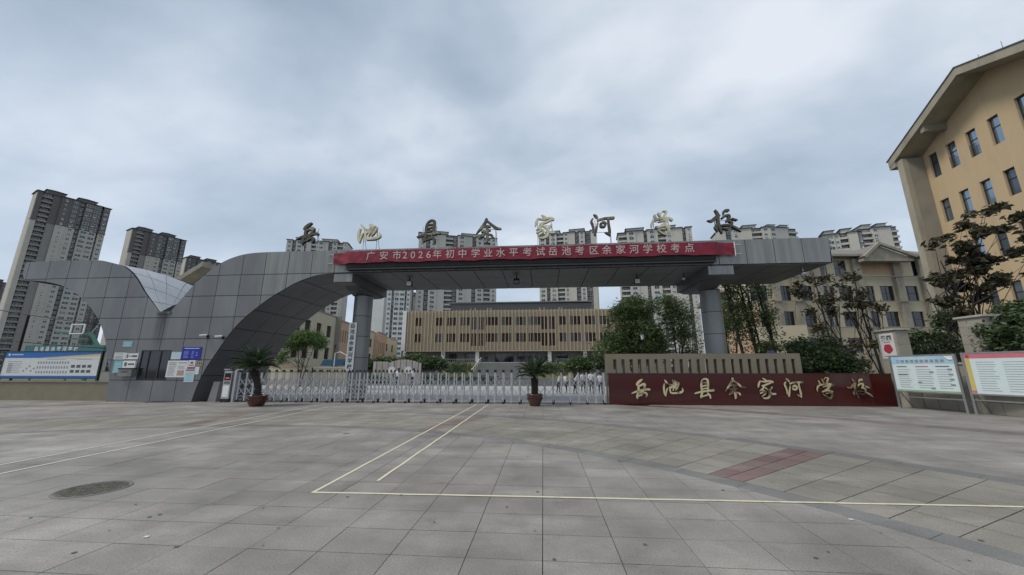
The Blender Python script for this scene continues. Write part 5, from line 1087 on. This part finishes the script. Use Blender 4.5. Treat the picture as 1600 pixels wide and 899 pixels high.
# peach block with narrow windows right of the column
pb = thing('school_block', 'peach school block with rows of very narrow windows right of the canopy column', 'school building', (26, 50, 0), R(90-189))
def seg2(t, s0, s1, zt_, y0, m, wins, D=10, nx=1, fr=M_dframe, gl=M_curtain): seg(t, s0, s1, zt_, y0, m, wins, D, fr, gl, nx)
seg2(pb, -7.2, .9, 9.2, 0, M_peach, [(-5.8+k*1.5, -5.35+k*1.5, z, z+1.75) for k in range(4) for z in (2.6, 5.9)], D=1.6); seg2(pb, 1.0, 3.0, 6.6, .5, M_wallA, [], D=5)
seg2(pb, -22, -7.4, 12.6, .6, M_wallA, [(-21+k*3.4, -19.6+k*3.4, z, z+1.8) for k in range(4) for z in (3, 6.4, 9.8)], nx=2)
b = MB(); b.prism([(-22.8, 12.78), (-14.5, 15.0), (-6.6, 12.78)], -.2, 10); b.build('roof', M_roofg, pb)
# cream classroom block with pilasters
cb = thing('classroom_block', 'four storey cream classroom block with pilasters and a small gable behind the magnolias', 'school building', (36, 55, 0), R(5))
ops = []
pil = [-3.4, -.5, 2.75, 8.75, 14.5, 18.3]
for s0, s1 in ((-6.3, -3.9), (-2.1, -.55), (.95, 2.6), (3.85, 5.55), (6.4, 8.4), (10.1, 11.5), (12.4, 14.3), (15.2, 17.8), (19.3, 21.2)):
    for z0, z1 in ((3.75, 5.75), (7.35, 9.5), (11.05, 13.2)): ops.append((s0, s1, z0, z1))
for s0, s1 in ((3.2, 5.2), (6.35, 8.1), (17.7, 19.2)): ops.append((s0, s1, 14.7, 17.0))
seg(cb, -6.8, 22, 17.2, 0, M_wallA, ops, 12, M_dframe, M_glass, 2)
for x in pil: MB().box(x, x+1.05, -.5, -.003, 0, 15.2 if x < 2 else 17.1).build('pilaster', M_conc, cb)
for z in (3.5, 7.1, 10.8, 14.4): MB().box(-6.8, 22, -.62, -.502, z, z+.14).build('sill_band', M_concd, cb)
MB().box(-7.4, 22.6, -1.0, 12.6, 17.4, 17.7).build('eaves', M_conc, cb)
b = MB(); b.face([(-7.2, -.9, 17.72), (22.4, -.9, 17.72), (22.4, 6, 20.6), (-7.2, 6, 20.6)]); b.face([(-7.2, 12.4, 17.72), (22.4, 12.4, 17.72), (22.4, 6, 20.6), (-7.2, 6, 20.6)]); b.build('roof', M_roofg, cb)
gb = MB(); gb.prism([(9.6, 16.9), (15.9, 16.9), (11.6, 18.8)], -1.6, -1.3); gb.build('gable', M_conc, cb); gb = MB(); gb.prism([(9.3, 17.1), (16.3, 17.1), (11.6, 19.05)], -1.29, 5.5); gb.build('gable_roof', M_roofg, cb)
b = MB(); b.bar((9.2, -1.85, 16.95), (11.7, -1.85, 19.02), .38, .35); b.bar((11.5, -1.86, 19.02), (16.6, -1.86, 17.05), .38, .35); b.build('gable_trim', M_conc, cb)
MB().box(9.2, 16.3, -1.7, -.9, 16.45, 16.85).build('cornice', M_conc, cb)
for r_ in range(4):
    for k in range(9): MB().box(10.2+k*.68+.01, 10.2+(k+1)*.68-.01, -.06, -.002, 14.95+r_*.34+.01, 14.95+(r_+1)*.34-.01).build('tile', M_peach, cb)
MB().bar((4.65, -.3, 0), (4.65, -.3, 17.2), .12).build('drainpipe', M_conc, cb)

# ------------------------------------------------------------------ big ochre gabled building
ob = thing('gabled_building', 'tall ochre building with a deep overhanging gable and slim windows at the right edge', 'building', (28.14, 29.31, 0), R(90-186.2))
RZ0, RZ1, SA, SW = 17.86, 20.70, 6.33, 12.7; wy = 1.4
hole = lambda a, c, d, e_: (a, c, d, e_)
ow = [(1.33+k*1.42, 1.33+k*1.42+.66, z0, z1) for z0, z1 in ((15.45, 17.32), (11.95, 13.65), (8.45, 10.28), (5.0, 6.85)) for k in (0, 1, 2, 3)]
ow = [q for q in ow if not (q[0] < 1.5 and q[3] < 11)]+[(7.25, 9.3, 14.4, 17.55), (7.3, 7.85, 11.95, 13.75), (7.3, 7.85, 8.45, 10.3), (7.3, 7.85, 5.0, 6.85), (8.75, 9.3, 8.45, 10.3), (8.75, 9.3, 11.95, 13.75), (10.2, 10.7, 11.95, 13.75)]
b = MB(); wallgrid(b, .95, SW-.3, 0, 17.6, ow, y=wy, rec=.22)
b.face([(.95, wy, 17.6), (SW-.3, wy, 17.6), (SA, wy, RZ1-.15)])
b.build('gable_wall', M_ochre, ob)
b = MB(); b.face([(.5, wy, 0), (.5, 26, 0), (.5, 26, 17.3), (.5, wy, 17.3)]); b.build('side_wall', M_ochre, ob)
for w_ in ow:
    W_, H_ = w_[1]-w_[0], w_[3]-w_[2]; wo = link('window', winmesh(W_, H_, M_dframe, random.choice((M_glassb, M_glassb, M_glassb, M_glass2w)), 1 if W_ < 1 else 3, 1, .045), ob, (w_[0], wy+.16, w_[2]))
    MB().box(.045, W_-.045, -.012, .03, H_*.62, H_*.62+.05).build('transom', M_dframe, wo)
gm_ = MB()
for k in range(7): gm_.box(.05+k*.07, .062+k*.07, -.13, -.118, .05, .8)
gm_.box(.03, .5, -.135, -.115, .8, .825); gm_.box(.03, .5, -.135, -.115, .03, .05); gm_ = gm_.mesh('window_grille', M_dframe)
for s in (2.75, 4.17): link('window_grille', gm_, ob, (s, wy+.12, 15.45))
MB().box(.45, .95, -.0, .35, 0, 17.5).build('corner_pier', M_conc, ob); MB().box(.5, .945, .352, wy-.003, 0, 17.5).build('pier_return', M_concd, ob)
MB().box(-.12, .44, -.12, .6, 17.1, 17.55).build('eaves_block', M_conc, ob)
def roofslab(s0, z0, s1, z1, th=.55, y0=-.15, y1=26):
    d = Vector((s1-s0, z1-z0)).normalized(); n = Vector((-d.y, d.x)); n = n if n.y > 0 else -n
    b = MB(); b.prism([(s0, z0), (s1, z1), (s1, z1+th*1.0), (s0, z0+th*1.0)], y0, y1); return b
roofslab(-.1, 17.3, SA, RZ1-.35).build('roof_slope', M_conc, ob); roofslab(SA+.002, RZ1-.35, SW+1.1, 17.15).build('roof_slope', M_conc, ob)
roofslab(-.2, 17.83, SA, RZ1+.205, .07, -.2, 26).build('roof_edge', M_roofd, ob); roofslab(SA+.002, RZ1+.205, SW+1.2, 17.68, .07, -.2, 26).build('roof_edge', M_roofd, ob)
MB().box(2.9, 3.2, .0, wy-.003, 18.35, 18.95).build('roof_beam', M_concd, ob)
b = MB()
for k in range(4): b.tube([(SA-1+k*1.3, 1, RZ1+.2-.3*abs(k-1)), (SA-1+k*1.3, 1, RZ1+.75-.3*abs(k-1))], .012, 5)
b.build('lightning_rods', M_black, ob)

# ------------------------------------------------------------------ apartment towers
M_glass2 = mat('grey_glass', (.06, .075, .085), .12, .2)
M_glass3 = mat('curtained_glass', (.19, .19, .175), .3)
M_glass4 = mat('teal_glass', (.03, .075, .075), .1, .2)
def tower(label, L0, Rp, Y, a, bays, fh=3.0, wall=M_tw, dark=6, top=M_twd, base=0., depth=14, wm=(M_frame, M_glass), seedv=1, extra=None, group='apartment towers', sidebays=None, pent=True, zlow=0, roofm=M_roofd):
    """L0: photo point of the top left corner, Rp: top right corner; Y: distance; a: heading of the facade"""
    P = at(L0[0], L0[1], Y); o = (P.x, Y); W, zr = onpl(Rp[0], Rp[1], o, a); rr = random.Random(seedv)
    W -= onpl(L0[0], L0[1], o, a)[0]
    H = P.z; nf = int(round(H/fh)); fh = H/nf
    s0_, _ = 0, 0
    t = thing('apartment_tower', label, 'apartment tower', (P.x, Y, 0), R(90-a), group)
    tot = sum(b_[1] for b_ in bays); sc_ = W/tot; zd = H-dark*fh; x = 0; wins = []; bal = []
    MB().box(0, W, 1.2, depth, 0, H-.02).build('core_wall', M_rec, t)
    for kind, wd in bays:
        wd *= sc_; pr = {'W': -.6, 'w': -.6, 'D': -.9, 'd': -.5, 'B': 1.0, 'R': 1.0, 'G': .1, 'g': .3}[kind]; m = {'G': M_twg, 'g': M_twg}.get(kind, wall)
        e_ = .012*(hash(kind) % 3)
        if kind not in 'BR':
            bb = MB().box(x+.02, x+wd-.02, pr, 1.19, zlow, zd if dark else H); bb.build('bay_wall', m, t)
            if dark: MB().box(x+.02, x+wd-.02, pr, 1.19, zd+.35, H).build('upper_bay_wall', top, t); MB().box(x-.25, x+wd+.25, pr-.35, 1.18, zd+.001, zd+.349).build('cornice', top, t)
            MB().box(x-.5, x+wd+.5, pr-.7, 1.3+.01*rr.random(), H+.002+.1*rr.random(), H+.3).build('eaves', roofm, t)
        for f_ in range(int(zlow/fh)+1, nf):
            z = f_*fh
            if kind == 'D':
                ww = min(wd*.78, 2.7); wins.append((x+(wd-ww)/2, pr-.03, z+.7, ww, 1.75, 2))
            elif kind == 'd': ww = min(wd*.6, 1.7); wins.append((x+(wd-ww)/2, pr-.03, z+.8, ww, 1.5, 2))
            elif kind in 'wg': wins.append((x+wd*.4, pr-.03, z+.9, .75, 1.1, 1))
            elif kind == 'R': wins.append((x+wd*.15, 1.13, z+.5, wd*.7, 1.9, 2))
            elif kind == 'B': bal.append((x, wd, z))
        x += wd
    bm_ = {}
    for (bx, bw_, z) in bal:
        key = round(bw_, 2)
        if key not in bm_: bm_[key] = MB().box(.03, bw_-.03, -1.3, .2, -.12, .0).box(.05, bw_-.05, -1.28, -1.2, .01, .95).mesh('balcony', wall if dark == 0 else M_twg)
        link('balcony', bm_[key], t, (bx, 1.0, z))
        wins.append((bx+bw_*.15, 1.13, z+.2, bw_*.7, 2.1, 2))
    ac = MB()
    for (wx_, wy_, wz_, ww, wh, nx_) in wins:
        if rr.random() < .45: ac.box(wx_+ww*.1, wx_+ww*.1+.8, wy_-.42, wy_-.02, wz_-.62, wz_-.08)
    if ac.v: ac.build('air_conditioners', M_frame, t)['kind'] = 'stuff'
    wins.sort(key=lambda q: -q[2]); st_ = MB()
    for k, (wx_, wy_, wz_, ww, wh, nx_) in enumerate(wins):
        if k < 300: link('window', winmesh(ww, wh, wm[0], rr.choice((wm[1], wm[1], M_glass2, M_glass2, M_glass3, M_glass4)), nx_, 1, .13), t, (wx_, wy_-.03, wz_))
        else:
            st_.box(wx_, wx_+ww, wy_-.03, wy_, wz_, wz_+wh, 0); st_.box(wx_+.13, wx_+ww/2-.06, wy_-.045, wy_-.031, wz_+.13, wz_+wh-.13, 1); st_.box(wx_+ww/2+.06, wx_+ww-.13, wy_-.045, wy_-.031, wz_+.13, wz_+wh-.13, 1)
    if st_.v: st_.build('lower_windows', list(wm), t)['kind'] = 'stuff'
    # end wall on the near side and hip roofs
    MB().box(-.02, .0, 1.25, depth, zlow, H-.03).build('end_wall', wall, t); MB().box(W, W+.02, 1.25, depth, zlow, H-.03).build('end_wall', wall, t)
    MB().box(-.6, W+.6, 1.5, depth+.6, H+.35, H+.6).build('roof_slab', roofm, t)
    if pent:
        for q0, q1 in ((.12, .36), (.55, .8)):
            b = MB(); b.box(W*q0, W*q1, 2.5, depth-3, H+.61, H+3.0); b.build('penthouse', top if dark else wall, t)
            cx = W*(q0+q1)/2; hw = W*(q1-q0)/2+.7; b = MB(); yy0, yy1 = 1.8, depth-2.3; zc = H+3.01; pk = [(cx, (yy0+yy1)/2-1, zc+1.3), (cx, (yy0+yy1)/2+1, zc+1.3)]
            c_ = [(cx-hw, yy0, zc), (cx+hw, yy0, zc), (cx+hw, yy1, zc), (cx-hw, yy1, zc)]
            b.face([c_[0], c_[1], pk[0]]); b.face([c_[1], c_[2], pk[1], pk[0]]); b.face([c_[2], c_[3], pk[1]]); b.face([c_[3], c_[0], pk[0], pk[1]]); b.face(c_); b.build('hip_roof', roofm, t)
    return t
BL = [('W', 2), ('B', 4), ('G', 3.2), ('w', 4), ('d', 3.6), ('R', 2), ('D', 3.4), ('D', 3.4), ('R', .9), ('d', 3)]  # the grey G bay carries the shade of its wall in the colour
tower('tall light tower with dark upper storeys at the far left, biggest in the photo', (60, 298), (172, 332), 180, 24, BL, seedv=1, depth=12)
tower('slimmer light tower with dark upper storeys standing second from the left', (208, 357), (292, 372), 235, 24, BL, seedv=2, depth=12)
tower('dark topped tower just peeping over the saddle of the gate roof', (292, 402), (352, 402), 290, 30, [('w', 3), ('R', 2), ('w', 4), ('D', 3), ('d', 3), ('w', 3)], seedv=3, depth=20)
tower('dark tower cut off by the left edge of the photo', (-42, 436), (14, 452), 300, 22, [('W', 2), ('D', 3), ('D', 3), ('R', 2), ('d', 3)], seedv=4, wall=M_twg, depth=18)
tower('bluish tower low behind the left arch opening', (136, 474), (164, 480), 330, 22, [('d', 3), ('d', 3), ('R', 2), ('w', 3)], seedv=5, wall=M_twd, depth=14, pent=False)
CT = [('d', 2.2), ('R', 1.6), ('D', 2.8), ('R', 1.2), ('W', 2), ('B', 2.6), ('D', 2.6), ('W', 1.6), ('R', 1.6), ('d', 2), ('B', 2.4), ('w', 1.6)]
tower('cream tower behind the first roof character at left', (449, 375), (543, 381), 230, 75, CT, dark=0, wall=M_tw2, seedv=6, fh=3.1)
tower('cream tower behind the third and fourth roof characters', (655, 364), (776, 374), 225, 72, [('d', 2.2), ('R', 1.2), ('D', 2.4), ('W', 2.2), ('B', 2.2), ('R', 1.4), ('D', 2.4), ('W', 2), ('R', 1.2), ('D', 2.4), ('B', 2), ('d', 2)], dark=0, wall=M_tw2, seedv=7)
tower('cream tower behind the fifth roof character', (842, 368), (930, 365), 245, 100, [('D', 2.6), ('R', 1.2), ('D', 2.6), ('B', 2.4), ('d', 1.8), ('W', 2.2), ('R', 1.4), ('d', 2), ('R', 2), ('W', 1.6)], dark=0, wall=M_tw2, seedv=8)
tower('cream tower behind the seventh roof character', (966, 364), (1080, 358), 215, 98, [('B', 2.4), ('D', 2.6), ('W', 2.2), ('R', 1), ('D', 3), ('B', 2.2), ('d', 2), ('W', 2.6), ('R', 1), ('w', 1.6)], dark=0, wall=M_tw2, seedv=9)
tower('cream tower behind the last roof character at right', (1122, 361), (1200, 354), 215, 98, [('W', 2), ('R', 2), ('d', 2), ('W', 3.6), ('B', 3), ('d', 2)], dark=0, wall=M_tw2, seedv=10)
tower('cream tower right of the last roof character', (1200, 356), (1246, 362), 222, 80, [('D', 2), ('W', 3.6), ('B', 3)], dark=0, wall=M_tw2, seedv=11)
tower('pale tower above the right end of the canopy, left of its pair', (1284, 369), (1344, 353), 195, 112, [('W', 1.2), ('D', 3), ('d', 2), ('B', 3), ('W', 3.4), ('g', 1.6)], dark=0, wall=M_tw2, seedv=12)
tower('pale tower with a mast above the right end of the canopy, right of its pair', (1346, 358), (1402, 354), 200, 100, [('B', 3), ('d', 2), ('W', 4), ('B', 2.4)], dark=0, wall=M_tw2, seedv=13)
tower('white slab tower seen between the left column and the striped tower', (562, 442), (603, 442), 240, 88, [('D', 3), ('R', 1.2), ('W', 4)], dark=0, wall=M_tww, seedv=15, pent=False)
tower('white and grey tower seen under the canopy right of the left column', (607, 442), (642, 444), 215, 78, [('d', 2.4), ('R', 1.6), ('D', 3), ('D', 3), ('R', 1), ('d', 2)], dark=0, wall=M_tww, seedv=16, pent=False)
tower('far small bluish tower peeping beside the striped tower under the canopy', (640, 462), (659, 466), 330, 90, [('d', 3), ('d', 3), ('D', 3)], dark=0, wall=M_twg, seedv=17, pent=True)
print('objects', len(bpy.data.objects))
